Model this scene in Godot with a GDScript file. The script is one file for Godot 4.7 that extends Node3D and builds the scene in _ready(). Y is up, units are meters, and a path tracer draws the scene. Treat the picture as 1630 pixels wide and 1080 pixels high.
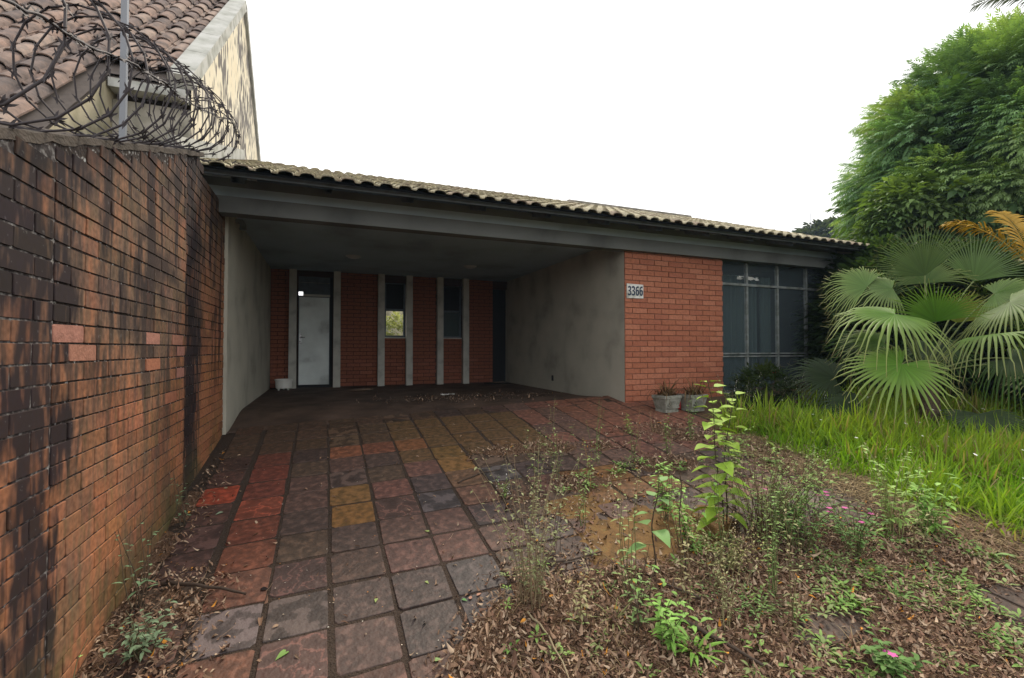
extends Node3D

# ---------------------------------------------------------------- mesh collector
class MB:
	var v := PackedVector3Array()
	var n := PackedVector3Array()
	var uv := PackedVector2Array()
	var c := PackedColorArray()
	var ix := PackedInt32Array()
	func vert(p: Vector3, nn: Vector3, u := Vector2.ZERO, col := Color.WHITE) -> int:
		v.append(p); n.append(nn); uv.append(u); c.append(col)
		return v.size() - 1
	func tri(a: int, b: int, d: int) -> void:   # counter-clockwise as seen from the front
		ix.append(a); ix.append(d); ix.append(b)
	func quad(a: Vector3, b: Vector3, d: Vector3, e: Vector3, col := Color.WHITE, ux := Vector3.ZERO, uy := Vector3.ZERO, uo := Vector2.ZERO) -> void:
		var nn := (b - a).cross(d - b)
		if nn.length_squared() < 1e-14:
			nn = (d - a).cross(e - d)
		nn = nn.normalized()
		var i := v.size()
		for p in [a, b, d, e]:
			vert(p, nn, uo + Vector2(p.dot(ux), p.dot(uy)), col)
		tri(i, i + 1, i + 2); tri(i, i + 2, i + 3)
	func box(lo: Vector3, hi: Vector3, col := Color.WHITE) -> void:
		var a := lo
		var b := hi
		quad(Vector3(a.x, a.y, b.z), Vector3(b.x, a.y, b.z), Vector3(b.x, b.y, b.z), Vector3(a.x, b.y, b.z), col, Vector3.RIGHT, Vector3.UP)
		quad(Vector3(b.x, a.y, a.z), Vector3(a.x, a.y, a.z), Vector3(a.x, b.y, a.z), Vector3(b.x, b.y, a.z), col, Vector3.RIGHT, Vector3.UP)
		quad(Vector3(a.x, a.y, a.z), Vector3(a.x, a.y, b.z), Vector3(a.x, b.y, b.z), Vector3(a.x, b.y, a.z), col, Vector3.BACK, Vector3.UP)
		quad(Vector3(b.x, a.y, b.z), Vector3(b.x, a.y, a.z), Vector3(b.x, b.y, a.z), Vector3(b.x, b.y, b.z), col, Vector3.BACK, Vector3.UP)
		quad(Vector3(a.x, b.y, b.z), Vector3(b.x, b.y, b.z), Vector3(b.x, b.y, a.z), Vector3(a.x, b.y, a.z), col, Vector3.RIGHT, Vector3.BACK)
		quad(Vector3(a.x, a.y, a.z), Vector3(b.x, a.y, a.z), Vector3(b.x, a.y, b.z), Vector3(a.x, a.y, b.z), col, Vector3.RIGHT, Vector3.BACK)
	# a slab with a bevelled, uneven rim: outline counter-clockwise in (ux, uy), un = ux x uy points out of its face
	func plate(o: Vector3, ux: Vector3, uy: Vector3, un: Vector3, outline: PackedVector2Array, bevel: float, depth: float, col: Color, tx: Vector3, ty: Vector3, to := Vector2.ZERO) -> void:
		var m := outline.size()
		var cen := Vector2.ZERO
		for q in outline:
			cen += q / m
		var pc := o + ux * cen.x + uy * cen.y
		var ci := vert(pc, un, to + Vector2(pc.dot(tx), pc.dot(ty)), col)
		var inner: Array[Vector3] = []
		var outer: Array[Vector3] = []
		var low: Array[Vector3] = []
		for q in outline:
			var d := q - cen
			var k := cen + d * (1.0 - bevel * 1.5 / maxf(d.length(), 0.01))
			inner.append(o + ux * k.x + uy * k.y)
			outer.append(o + ux * q.x + uy * q.y - un * bevel)
			low.append(o + ux * q.x + uy * q.y - un * depth)
		var first := v.size()
		for p in inner:
			vert(p, un, to + Vector2(p.dot(tx), p.dot(ty)), col)
		for i in m:
			tri(ci, first + i, first + (i + 1) % m)
		for i in m:
			var j := (i + 1) % m
			quad(outer[i], outer[j], inner[j], inner[i], col, tx, ty, to)
			quad(low[i], low[j], outer[j], outer[i], col, tx, ty, to)
	func tube(pts: PackedVector3Array, r0: float, r1: float, sides := 5, col := Color.WHITE, cap := true) -> void:
		var rings := pts.size()
		var base := v.size()
		var ref := Vector3(0.31, 0.2, 0.93)
		var run := 0.0
		for i in rings:
			var t := (pts[mini(i + 1, rings - 1)] - pts[maxi(i - 1, 0)]).normalized()
			var a := t.cross(ref)
			if a.length() < 0.05:
				a = t.cross(Vector3(0.9, 0.3, 0.1))
			a = a.normalized()
			var b := t.cross(a)
			ref = b.cross(t) if false else ref
			var r := lerpf(r0, r1, float(i) / maxi(rings - 1, 1))
			if i > 0:
				run += pts[i].distance_to(pts[i - 1])
			for k in sides:
				var g := TAU * k / sides
				var d := a * cos(g) + b * sin(g)
				vert(pts[i] + d * r, d, Vector2(float(k) / sides, run), col)
		for i in rings - 1:
			for k in sides:
				var p := base + i * sides + k
				var q := base + i * sides + (k + 1) % sides
				tri(p, q, q + sides); tri(p, q + sides, p + sides)
		if cap and r1 > 0.004:
			var e := vert(pts[rings - 1], (pts[rings - 1] - pts[rings - 2]).normalized(), Vector2.ZERO, col)
			for k in sides:
				tri(base + (rings - 1) * sides + k, base + (rings - 1) * sides + (k + 1) % sides, e)
	func leaf(base: Vector3, dir: Vector3, up: Vector3, length: float, width: float, shape: int, segs: int, droop: float, fold: float, col: Color, tip := Color(-1, 0, 0)) -> void:
		var side := dir.cross(up)
		if side.length() < 0.01:
			side = dir.cross(Vector3(0.7, 0.1, 0.7))
		side = side.normalized()
		var i0 := v.size()
		for i in segs + 1:
			var t := float(i) / segs
			var cc := base + dir * length * t + Vector3.DOWN * droop * length * t * t
			var tan := (dir + Vector3.DOWN * 2.0 * droop * t).normalized()
			var nn := side.cross(tan).normalized()
			var w := 0.0
			match shape:
				0: w = sin(PI * pow(clampf(t, 0.0, 1.0), 0.8))
				1: w = sin(PI * pow(t, 0.55)) * (1.0 if t > 0.08 else 0.5)
				2: w = 1.0 - t * t
				3: w = (minf(t * 5.0, 1.0)) * (1.0 - t * t * t)
			w *= width * 0.5
			var cl := col if tip.r < 0 else col.lerp(tip, t)
			vert(cc - side * w + nn * fold * w, (nn + side * fold * 0.6).normalized(), Vector2(0, t), cl)
			vert(cc, nn, Vector2(0.5, t), cl)
			vert(cc + side * w + nn * fold * w, (nn - side * fold * 0.6).normalized(), Vector2(1, t), cl)
		for i in segs:
			var p := i0 + i * 3
			tri(p, p + 1, p + 4); tri(p, p + 4, p + 3)
			tri(p + 1, p + 2, p + 5); tri(p + 1, p + 5, p + 4)
	func sheet(xs: PackedFloat32Array, zs: PackedFloat32Array, f: Callable, tile := 1.0) -> void:
		var i0 := v.size()
		for z in zs:
			for x in xs:
				var e := 0.02
				var h: float = f.call(x, z)
				var hx: float = f.call(x + e, z)
				var hz: float = f.call(x, z + e)
				vert(Vector3(x, h, z), Vector3(h - hx, e, h - hz).normalized(), Vector2(x, z) * tile)
		var w := xs.size()
		for j in zs.size() - 1:
			for i in w - 1:
				var p := i0 + j * w + i
				tri(p, p + w, p + w + 1); tri(p, p + w + 1, p + 1)
	func mesh() -> ArrayMesh:
		var a := []
		a.resize(Mesh.ARRAY_MAX)
		a[Mesh.ARRAY_VERTEX] = v; a[Mesh.ARRAY_NORMAL] = n; a[Mesh.ARRAY_TEX_UV] = uv; a[Mesh.ARRAY_COLOR] = c; a[Mesh.ARRAY_INDEX] = ix
		var m := ArrayMesh.new()
		if v.size():
			m.add_surface_from_arrays(Mesh.PRIMITIVE_TRIANGLES, a)
		return m

var R := RandomNumberGenerator.new()
var M := {}
var counts := {}
var patchy := FastNoiseLite.new()
const EYE := Vector3(0, 0.88, 0)

# ---------------------------------------------------------------- naming and placing
func numbered(called: String, parent: Node) -> String:
	var k := str(parent.get_instance_id()) + called
	counts[k] = counts.get(k, -1) + 1
	return called if counts[k] == 0 else "%s_%03d" % [called, counts[k]]

func thing(called: String, label: String, category: String, at := Vector3.ZERO, group := "") -> Node3D:
	var o := Node3D.new()
	o.name = numbered(called, self)
	add_child(o, true)
	o.position = at
	tag(o, label, category, group)
	return o

func tag(o: Node, label: String, category := "", group := "", kind := "") -> void:
	if label: o.set_meta("label", label)
	if category: o.set_meta("category", category)
	if group: o.set_meta("group", group)
	if kind: o.set_meta("kind", kind)

func put(called: String, mesh: Mesh, m: Material, parent: Node = null, at := Vector3.ZERO) -> MeshInstance3D:
	var p: Node = parent if parent else self
	var o := MeshInstance3D.new()
	o.name = numbered(called, p)
	o.mesh = mesh
	o.material_override = m
	p.add_child(o, true)
	o.position = at
	return o

func struct(called: String, mesh: Mesh, m: Material, label: String) -> MeshInstance3D:
	var o := put(called, mesh, m)
	tag(o, label, "", "", "structure")
	return o

func many(called: String, mesh: Mesh, m: Material, where: Array, cols: Array, parent: Node = null) -> MultiMeshInstance3D:
	var mm := MultiMesh.new()
	mm.transform_format = MultiMesh.TRANSFORM_3D
	mm.use_colors = true
	mm.mesh = mesh
	mm.instance_count = where.size()
	for i in where.size():
		mm.set_instance_transform(i, where[i])
		mm.set_instance_color(i, cols[i])
	var p: Node = parent if parent else self
	var o := MultiMeshInstance3D.new()
	o.name = numbered(called, p)
	o.multimesh = mm
	o.material_override = m
	p.add_child(o, true)
	return o

func box_mesh(lo: Vector3, hi: Vector3) -> ArrayMesh:
	var b := MB.new()
	b.box(lo, hi)
	return b.mesh()

# ---------------------------------------------------------------- materials
func lin(r: float, g: float, b: float) -> Color:
	return Color(r, g, b).linear_to_srgb()

func std(col: Color, rough := 0.85, vertex := false) -> StandardMaterial3D:
	var m := StandardMaterial3D.new()
	m.albedo_color = col
	m.roughness = rough
	m.metallic_specular = 0.35
	m.vertex_color_use_as_albedo = vertex
	return m

func noise_tex(sd: int, freq: float, stops: Array, size := 512, warp := 0.0, kind := FastNoiseLite.TYPE_SIMPLEX_SMOOTH, octaves := 5) -> NoiseTexture2D:
	var f := FastNoiseLite.new()
	f.seed = sd; f.frequency = freq; f.noise_type = kind
	f.fractal_type = FastNoiseLite.FRACTAL_FBM; f.fractal_octaves = octaves
	if warp > 0.0:
		f.domain_warp_enabled = true; f.domain_warp_amplitude = warp; f.domain_warp_frequency = freq * 2.0
	var t := NoiseTexture2D.new()
	t.width = size; t.height = size; t.seamless = true; t.noise = f
	if stops.size():
		var g := Gradient.new()
		var off := PackedFloat32Array()
		var cs := PackedColorArray()
		for s in stops:
			off.append(s[0]); cs.append(s[1])
		g.offsets = off; g.colors = cs
		t.color_ramp = g
	return t

func tri_tex(m: StandardMaterial3D, tex: Texture2D, scale: float, bump: Texture2D = null, cm := 0.3) -> StandardMaterial3D:
	m.albedo_texture = tex
	m.uv1_triplanar = true; m.uv1_world_triplanar = true
	m.uv1_scale = Vector3.ONE * scale
	if bump:
		m.heightmap_enabled = true; m.heightmap_texture = bump; m.heightmap_scale = cm
	return m

func grey(a: float) -> Color:
	return lin(a, a, a)

func leafy(back: float, rough := 0.6) -> StandardMaterial3D:
	var m := std(Color.WHITE, rough, true)
	m.metallic_specular = 0.3
	m.backlight_enabled = true
	m.backlight = Color(back, back, back * 0.6)
	return m

# ---------------------------------------------------------------- terrain
func ground_y(x: float, z: float) -> float:
	var xx := clampf(x, -1.6, 9.0)
	var edge := -0.05 + 0.0385 * (xx - 1.6)
	if z < -6.6:
		var t := smoothstep(0.0, 1.3, -6.6 - z)
		return edge * (1.0 - t)
	return edge - 0.148 * (maxf(z, -6.6) + 6.6 if z < 0.4 else 7.0)

const GU := Vector3(0.99926, 0.03847, 0)
var gn := Vector3(-0.0385, 1, 0.148).normalized()

func blob(x: float, z: float, cx: float, cz: float, rx: float, rz: float) -> float:
	return clampf(1.35 - Vector2((x - cx) / rx, (z - cz) / rz).length(), 0.0, 1.0)

# how thickly dead leaves lie at a place, 0 to 1
func litter(x: float, z: float) -> float:
	var d := 0.0
	# the drift that covers the lower right of the drive
	var along := clampf((z + 3.95) / 1.6, 0.0, 1.0)
	var border := lerpf(1.75, 0.5, along)
	if z > -3.9:
		d = smoothstep(-0.12, 0.22, x - border) * smoothstep(-4.0, -3.4, z)
		d *= 1.0 - 0.9 * blob(x, z, 2.5, -3.05, 0.75, 0.42)
		d *= 1.0 - 0.95 * blob(x, z, 4.1, -2.95, 0.55, 0.35)
		d *= 1.0 - 0.95 * blob(x, z, 3.55, -3.25, 0.45, 0.3)
		d *= 1.0 - 1.0 * blob(x, z, 4.0, -1.55, 0.36, 0.2)
		d *= 1.0 - 0.9 * blob(x, z, 2.65, -1.83, 0.3, 0.13)
		d *= lerpf(1.0, 0.22, smoothstep(-2.55, -3.0, z))
		if x > 3.2 and z < -2.4:
			d *= 0.6
	d = maxf(d, 0.95 * blob(x, z, 2.0, -4.98, 0.55, 0.2))
	d = maxf(d, 0.9 * blob(x, z, 2.55, -4.85, 0.42, 0.16))
	d = maxf(d, 0.75 * blob(x, z, 3.05, -4.75, 0.35, 0.2))
	d = maxf(d, 0.95 * blob(x, z, 2.35, -3.95, 0.42, 0.22))
	d = maxf(d, 0.85 * blob(x, z, 1.65, -3.85, 0.28, 0.2))
	d = maxf(d, 0.95 * blob(x, z, 3.35, -4.1, 0.5, 0.3))
	d = maxf(d, 0.95 * blob(x, z, 4.2, -4.9, 0.5, 0.45))
	d = maxf(d, 0.6 * blob(x, z, 3.7, -5.15, 0.4, 0.13))
	d = maxf(d, 0.85 * blob(x, z, 4.7, -4.0, 0.4, 0.9))
	d = maxf(d, 0.8 * clampf(1.0 - (x + 1.08) / 0.3, 0.0, 1.0) * smoothstep(-6.4, -4.4, z))
	d = maxf(d, 0.75 * blob(x, z, -0.85, -3.3, 0.3, 0.4))
	d = maxf(d, 0.5 * blob(x, z, -0.8, -2.7, 0.3, 0.4))
	d = maxf(d, 0.4 * blob(x, z, 2.4, -8.2, 1.7, 0.7))
	return clampf(d + patchy.get_noise_2d(x * 60.0, z * 60.0) * 0.42 * smoothstep(0.02, 0.3, d), 0.0, 1.0)

func _ready() -> void:
	R.seed = 20240611
	patchy.seed = 4; patchy.frequency = 0.03; patchy.fractal_octaves = 4
	# camera, sky, sun, exposure
	var cam := Camera3D.new()
	cam.name = "camera"
	add_child(cam)
	cam.position = EYE
	cam.rotation = Vector3(deg_to_rad(1.1458), deg_to_rad(-21.7316), 0)
	cam.fov = 71.5
	cam.far = 3000.0
	cam.near = 0.05
	var env := Environment.new()
	env.background_mode = Environment.BG_SKY
	var sm := ProceduralSkyMaterial.new()
	sm.sky_top_color = lin(0.97, 0.97, 0.97)
	sm.sky_horizon_color = lin(1.0, 0.985, 0.96)
	sm.sky_curve = 0.2
	sm.sky_energy_multiplier = 1.22
	sm.ground_bottom_color = lin(0.14, 0.12, 0.1)
	sm.ground_horizon_color = lin(0.3, 0.29, 0.27)
	sm.ground_energy_multiplier = 1.0
	var sky := Sky.new()
	sky.sky_material = sm
	env.sky = sky
	env.tonemap_mode = Environment.TONE_MAPPER_LINEAR
	env.tonemap_exposure = 1.0
	env.fog_enabled = true
	env.fog_density = 0.0008
	env.fog_light_color = Color(0.80, 0.91, 1.0)
	env.sdfgi_enabled = true
	env.ssao_enabled = true
	env.ssil_enabled = true
	var we := WorldEnvironment.new()
	we.name = "world_environment"
	we.environment = env
	add_child(we)
	var sun := DirectionalLight3D.new()
	sun.name = "sun"
	sun.light_energy = 0.85
	sun.light_color = Color(1.0, 0.95, 0.86)
	sun.light_angular_distance = 11.0
	sun.shadow_enabled = true
	sun.sky_mode = DirectionalLight3D.SKY_MODE_LIGHT_ONLY
	add_child(sun)
	sun.look_at_from_position(Vector3(6, 11, -7.0), Vector3.ZERO)   # high, behind the house and to its right
	materials()
	setting()
	boundary_wall()
	house()
	neighbour()
	razor_wire()
	trees()
	garden()
	weeds()
	small_things()

func materials() -> void:
	M.fine = noise_tex(11, 0.05, [], 512)
	M.coarse = noise_tex(12, 0.012, [], 512)
	M.grain = noise_tex(13, 0.02, [[0.0, grey(0.62)], [0.5, grey(0.86)], [1.0, grey(1.0)]], 512)
	M.stain = noise_tex(14, 0.008, [[0.0, lin(0.42, 0.42, 0.38)], [0.38, lin(0.75, 0.76, 0.72)], [0.6, lin(0.95, 0.95, 0.93)], [1.0, Color.WHITE]], 512, 30.0)
	# worn concrete pavers: a smooth grimy skin, and one that has come off in lace-edged patches
	M.pave_tex = [
		noise_tex(21, 0.02, [[0.0, grey(0.3)], [0.3, grey(0.44)], [0.5, grey(0.55)], [0.62, lin(0.62, 0.6, 0.59)], [0.68, lin(0.8, 0.76, 0.74)], [1.0, grey(0.95)]], 512, 25.0),
		noise_tex(22, 0.008, [[0.0, grey(0.26)], [0.38, grey(0.42)], [0.505, grey(0.5)], [0.53, lin(1.0, 0.88, 0.86)], [0.585, lin(0.95, 0.79, 0.76)], [0.61, lin(0.46, 0.42, 0.42)], [0.75, grey(0.46)], [1.0, grey(0.8)]], 512, 25.0),
		noise_tex(23, 0.01, [[0.0, lin(0.26, 0.26, 0.27)], [0.42, grey(0.46)], [0.5, grey(0.55)], [0.54, lin(0.88, 0.88, 0.9)], [0.7, lin(0.9, 0.9, 0.92)], [1.0, grey(1.0)]], 512, 14.0),
		noise_tex(24, 0.02, [[0.0, lin(0.3, 0.31, 0.22)], [0.38, lin(0.5, 0.48, 0.4)], [0.6, lin(0.74, 0.67, 0.56)], [1.0, lin(0.98, 0.9, 0.78)]], 512, 14.0),
	]
	M.pave = []
	for t in M.pave_tex:
		var m := std(Color.WHITE, 0.62, true)
		m.albedo_texture = t
		m.metallic_specular = 0.42
		m.heightmap_enabled = true; m.heightmap_texture = M.fine; m.heightmap_scale = 0.35
		M.pave.append(m)
	M.dirt = tri_tex(std(lin(0.06, 0.041, 0.03), 0.95), M.grain, 2.1, M.fine, 1.2)
	M.soil = tri_tex(std(lin(0.11, 0.075, 0.045), 0.95), M.grain, 1.1, M.coarse, 2.0)
	M.mulch = tri_tex(std(Color.WHITE, 0.95), noise_tex(31, 0.045, [[0.0, lin(0.035, 0.02, 0.012)], [0.45, lin(0.11, 0.062, 0.036)], [0.7, lin(0.19, 0.11, 0.065)], [1.0, lin(0.3, 0.2, 0.12)]], 512), 2.7, M.fine, 1.5)
	M.mud = tri_tex(std(Color.WHITE, 0.8), noise_tex(32, 0.012, [[0.0, lin(0.07, 0.045, 0.015)], [0.45, lin(0.16, 0.085, 0.03)], [0.7, lin(0.2, 0.11, 0.035)], [1.0, lin(0.14, 0.12, 0.05)]], 512, 15.0), 1.3, M.fine, 0.5)
	M.floor = tri_tex(std(lin(0.14, 0.09, 0.065), 0.8), noise_tex(33, 0.006, [[0.0, grey(0.3)], [0.5, grey(0.6)], [1.0, grey(1.0)]], 512, 20.0), 0.5, M.fine, 0.3)
	# painted render, with a bluish glare put into the ceiling colour
	M.faint = noise_tex(15, 0.006, [[0.0, grey(0.58)], [0.35, grey(0.8)], [0.5, grey(0.88)], [1.0, grey(1.0)]], 512, 20.0)
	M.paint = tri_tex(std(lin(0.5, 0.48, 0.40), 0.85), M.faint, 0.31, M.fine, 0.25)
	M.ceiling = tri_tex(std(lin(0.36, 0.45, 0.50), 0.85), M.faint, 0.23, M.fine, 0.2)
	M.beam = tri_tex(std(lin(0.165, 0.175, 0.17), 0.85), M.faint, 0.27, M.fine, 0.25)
	M.pilaster = tri_tex(std(lin(0.58, 0.58, 0.53), 0.85), M.faint, 0.9, M.fine, 0.3)
	M.dark_wood = tri_tex(std(lin(0.13, 0.16, 0.19), 0.8), M.grain, 0.7, M.fine, 0.2)
	M.eave_wood = tri_tex(std(lin(0.15, 0.175, 0.19), 0.8), M.grain, 0.7, M.fine, 0.2)
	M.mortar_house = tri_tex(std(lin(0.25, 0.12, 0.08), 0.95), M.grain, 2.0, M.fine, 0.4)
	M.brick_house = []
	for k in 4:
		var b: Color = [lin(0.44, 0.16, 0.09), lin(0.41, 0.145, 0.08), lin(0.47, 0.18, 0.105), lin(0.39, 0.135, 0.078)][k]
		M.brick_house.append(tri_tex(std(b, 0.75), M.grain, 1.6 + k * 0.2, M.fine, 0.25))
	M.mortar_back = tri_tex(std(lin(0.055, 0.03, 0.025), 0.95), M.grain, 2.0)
	M.brick_back_shaded = []  # same brick as the pillar, carport shade darkened into its colour
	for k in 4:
		M.brick_back_shaded.append(tri_tex(std([lin(0.33, 0.115, 0.07), lin(0.30, 0.105, 0.06), lin(0.36, 0.13, 0.08), lin(0.28, 0.095, 0.058)][k], 0.8), M.grain, 1.6 + k * 0.2, M.fine, 0.25))
	M.frame = tri_tex(std(lin(0.22, 0.24, 0.24), 0.6), M.stain, 1.3)
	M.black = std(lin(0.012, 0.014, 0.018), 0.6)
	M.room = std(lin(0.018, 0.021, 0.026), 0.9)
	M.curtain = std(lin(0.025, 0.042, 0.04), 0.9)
	M.glass = std(Color(0.8, 0.9, 0.95, 0.06), 0.05)
	M.glass.transparency = BaseMaterial3D.TRANSPARENCY_ALPHA
	M.glass.metallic_specular = 0.08
	M.tiles = []
	for k in 5:
		var b: Color = [lin(0.50, 0.45, 0.32), lin(0.42, 0.38, 0.28), lin(0.56, 0.51, 0.38), lin(0.38, 0.31, 0.24), lin(0.52, 0.47, 0.33)][k]
		M.tiles.append(tri_tex(std(b, 0.95), noise_tex(41 + k, 0.03, [[0.0, lin(0.3, 0.26, 0.2)], [0.45, grey(0.65)], [0.62, grey(0.85)], [0.7, lin(1.0, 1.0, 0.9)], [1.0, Color.WHITE]], 256, 6.0), 2.2, M.fine, 0.5))
	M.old_tiles = []
	for k in 5:
		var b: Color = [lin(0.32, 0.25, 0.22), lin(0.26, 0.21, 0.195), lin(0.38, 0.29, 0.25), lin(0.22, 0.185, 0.175), lin(0.40, 0.33, 0.29)][k]
		M.old_tiles.append(tri_tex(std(b, 0.95), noise_tex(51 + k, 0.02, [[0.0, lin(0.25, 0.24, 0.24)], [0.4, grey(0.6)], [0.6, lin(0.9, 0.8, 0.74)], [1.0, lin(1.0, 0.95, 0.9)]], 256, 6.0), 1.1, M.fine, 0.6))
	M.leaf = leafy(0.6, 0.55)
	M.grass = leafy(1.0, 0.6)
	M.dry = leafy(0.12, 0.85)
	M.stem = std(Color.WHITE, 0.8, true)
	M.crown = leafy(1.0, 0.5)
	M.metal = std(lin(0.42, 0.43, 0.45), 0.35)
	M.metal.metallic = 0.7
	M.post = std(lin(0.22, 0.23, 0.25), 0.4)
	M.post.metallic = 0.4
	M.wire = std(lin(0.05, 0.042, 0.045), 0.55)
	M.wire.metallic = 0.2
	M.white = tri_tex(std(lin(0.72, 0.72, 0.7), 0.7), M.stain, 1.5)
	M.verge = tri_tex(std(lin(0.5, 0.5, 0.48), 0.8), M.stain, 0.7)
	M.plastic = std(lin(0.78, 0.78, 0.74), 0.6)
	M.bark = tri_tex(std(lin(0.12, 0.085, 0.06), 0.95), M.grain, 1.2, M.fine, 1.5)
	M.petal = leafy(0.4, 0.6)

# ---------------------------------------------------------------- ground, drive, carport floor
func ramp(a: float, b: float, step: float) -> PackedFloat32Array:
	var o := PackedFloat32Array()
	var n := int(round((b - a) / step))
	for i in n + 1:
		o.append(lerpf(a, b, float(i) / n))
	return o

func setting() -> void:
	var b := MB.new()
	var xs := PackedFloat32Array([-500, -120, -40, -15, -6, -3, -1.6, -1.3, -1.1])
	xs.append_array(ramp(-0.8, 9.2, 0.4)); xs.append_array([11, 15, 25, 50, 140, 500])
	var zs := PackedFloat32Array([-500, -120, -40, -20, -12, -9.0, -8.0, -7.5, -7.0, -6.6])
	zs.append_array(ramp(-6.2, 0.4, 0.3)); zs.append_array([0.45, 2, 6, 15, 60, 500])
	b.sheet(xs, zs, func(x, z): return ground_y(x, z) - 0.05 + 0.03 * patchy.get_noise_2d(x * 20, z * 20) * (1.0 if x > 5.1 else 0.0))
	struct("ground", b.mesh(), M.soil, "bare brown garden soil that runs under the grass")
	b = MB.new()
	b.sheet(ramp(-1.16, 5.1, 0.18), ramp(-6.62, -0.4, 0.15), func(x, z): return ground_y(x, z) - 0.0065 + 0.005 * patchy.get_noise_2d(x * 400, z * 400))
	struct("paving_bed", b.mesh(), M.dirt, "dark dirt filling the joints between the paving slabs")
	# the slabs
	var paving := Node3D.new()
	paving.name = "driveway_paving"
	add_child(paving)
	tag(paving, "stained square concrete slabs of the sloping driveway", "", "", "structure")
	var uz := Vector3(0, 0.14641, -0.98922)
	var special := {
		"0,6": [0, Color(0.42, 0.06, 0.025)],
		"1,7": [0, Color(0.2, 0.055, 0.035)], "1,8": [0, Color(0.17, 0.055, 0.04)],
		"1,6": [0, Color(0.19, 0.055, 0.04)], "1,5": [1, Color(0.3, 0.075, 0.04)], "1,4": [0, Color(0.2, 0.06, 0.035)], "1,3": [0, Color(0.21, 0.075, 0.045)],
		"1,2": [0, Color(0.18, 0.085, 0.06)], "1,1": [2, Color(0.115, 0.115, 0.13)], "2,0": [1, Color(0.14, 0.095, 0.09)], "2,1": [2, Color(0.085, 0.08, 0.085)], "2,2": [1, Color(0.1, 0.07, 0.07)],
		"1,0": [0, Color(0.17, 0.085, 0.06)],
		"3,0": [0, Color(0.11, 0.085, 0.08)], "3,1": [0, Color(0.085, 0.075, 0.075)], "3,2": [0, Color(0.085, 0.062, 0.058)],
		"3,5": [3, Color(0.19, 0.125, 0.04)], "3,4": [3, Color(0.2, 0.12, 0.03)],
		"3,8": [0, Color(0.24, 0.095, 0.045)], "4,8": [0, Color(0.2, 0.08, 0.05)], "5,8": [3, Color(0.2, 0.1, 0.05)],
		"4,5": [0, Color(0.17, 0.085, 0.075)], "5,6": [0, Color(0.16, 0.09, 0.08)],
		"4,2": [0, Color(0.125, 0.075, 0.068)], "5,3": [0, Color(0.13, 0.08, 0.075)], "5,2": [0, Color(0.135, 0.072, 0.065)],
		"5,1": [0, Color(0.078, 0.082, 0.092)], "5,4": [2, Color(0.075, 0.078, 0.088)], "6,5": [0, Color(0.15, 0.1, 0.06)], "6,4": [0, Color(0.16, 0.095, 0.07)],
		"6,6": [3, Color(0.2, 0.13, 0.045)], "7,5": [2, Color(0.075, 0.085, 0.095)], "6,7": [3, Color(0.15, 0.11, 0.035)],
		"5,0": [0, Color(0.062, 0.066, 0.076)], "4,1": [0, Color(0.075, 0.068, 0.07)], "4,0": [0, Color(0.07, 0.066, 0.07)],
		"10,3": [3, Color(0.2, 0.115, 0.05)], "11,3": [3, Color(0.19, 0.115, 0.045)], "10,4": [3, Color(0.2, 0.12, 0.04)], "9,3": [3, Color(0.2, 0.12, 0.045)], "9,4": [3, Color(0.18, 0.1, 0.04)],
		"13,2": [0, Color(0.2, 0.11, 0.08)], "14,1": [0, Color(0.13, 0.13, 0.12)],
	}
	var plates := []
	for i in 17:
		for k in range(-5, 12):
			var x := -1.01 + 0.357 * i
			var z := -2.47 - 0.362 * (k + 0.5)
			if x > 4.95:
				continue
			var w := 0.331 + R.randf_range(-0.006, 0.006)
			var h := 0.345 + R.randf_range(-0.006, 0.006)
			if i == 0:
				w = 0.28
			var o := Vector3(x - 0.0 + R.randf_range(-0.006, 0.006), 0, z + R.randf_range(-0.006, 0.006))
			o.x += 0.178 - 0.013
			o.y = ground_y(o.x, o.z) + R.randf_range(-0.003, 0.003)
			var tilt := Basis(Vector3(R.randf_range(-1, 1), 0, R.randf_range(-1, 1)).normalized(), R.randf_range(0, 0.012)) * Basis(Vector3.UP, R.randf_range(-0.012, 0.012))
			var key := "%d,%d" % [i, k]
			var kind := R.randi_range(0, 2) if R.randf() < 0.55 else 0
			var col: Color = [Color(0.085, 0.07, 0.068), Color(0.075, 0.072, 0.078), Color(0.115, 0.078, 0.07), Color(0.095, 0.076, 0.06), Color(0.14, 0.08, 0.068)][R.randi_range(0, 4)]
			if i <= 1 and k > 2:
				col = col.lerp(Color(0.1, 0.05, 0.045), 0.6)
			if k >= 8:  # rows next to the carport: shade painted into the slab colour
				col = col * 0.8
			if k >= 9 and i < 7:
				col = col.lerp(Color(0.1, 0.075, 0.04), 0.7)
			if i in range(5, 10) and k in range(7, 11):
				col = col.lerp(Color(0.13, 0.1, 0.04), 0.75)
				kind = 3
			if x > 2.5 and z < -4.2:
				col = col.lerp([Color(0.24, 0.1, 0.075), Color(0.19, 0.08, 0.06), Color(0.15, 0.1, 0.085)][R.randi_range(0, 2)], 0.8)
				kind = 0
			if x > 3.1 and z < -5.0:
				col = col.lerp(Color(0.26, 0.095, 0.05), 0.6)
			if k < 2 and i > 9:
				col = Color(0.085, 0.07, 0.06); kind = 0
			if special.has(key):
				kind = special[key][0]; col = special[key][1]
			var lum := col.r * 0.3 + col.g * 0.6 + col.b * 0.1
			col = col.lerp(Color(lum * 1.42, lum * 0.93, lum * 0.74), 0.28 if special.has(key) else 0.42)
			var tint := Color(col.r * 1.32, col.g * 1.15, col.b * 1.05)
			plates.append([o, tilt, w, h, kind, tint])
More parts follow.
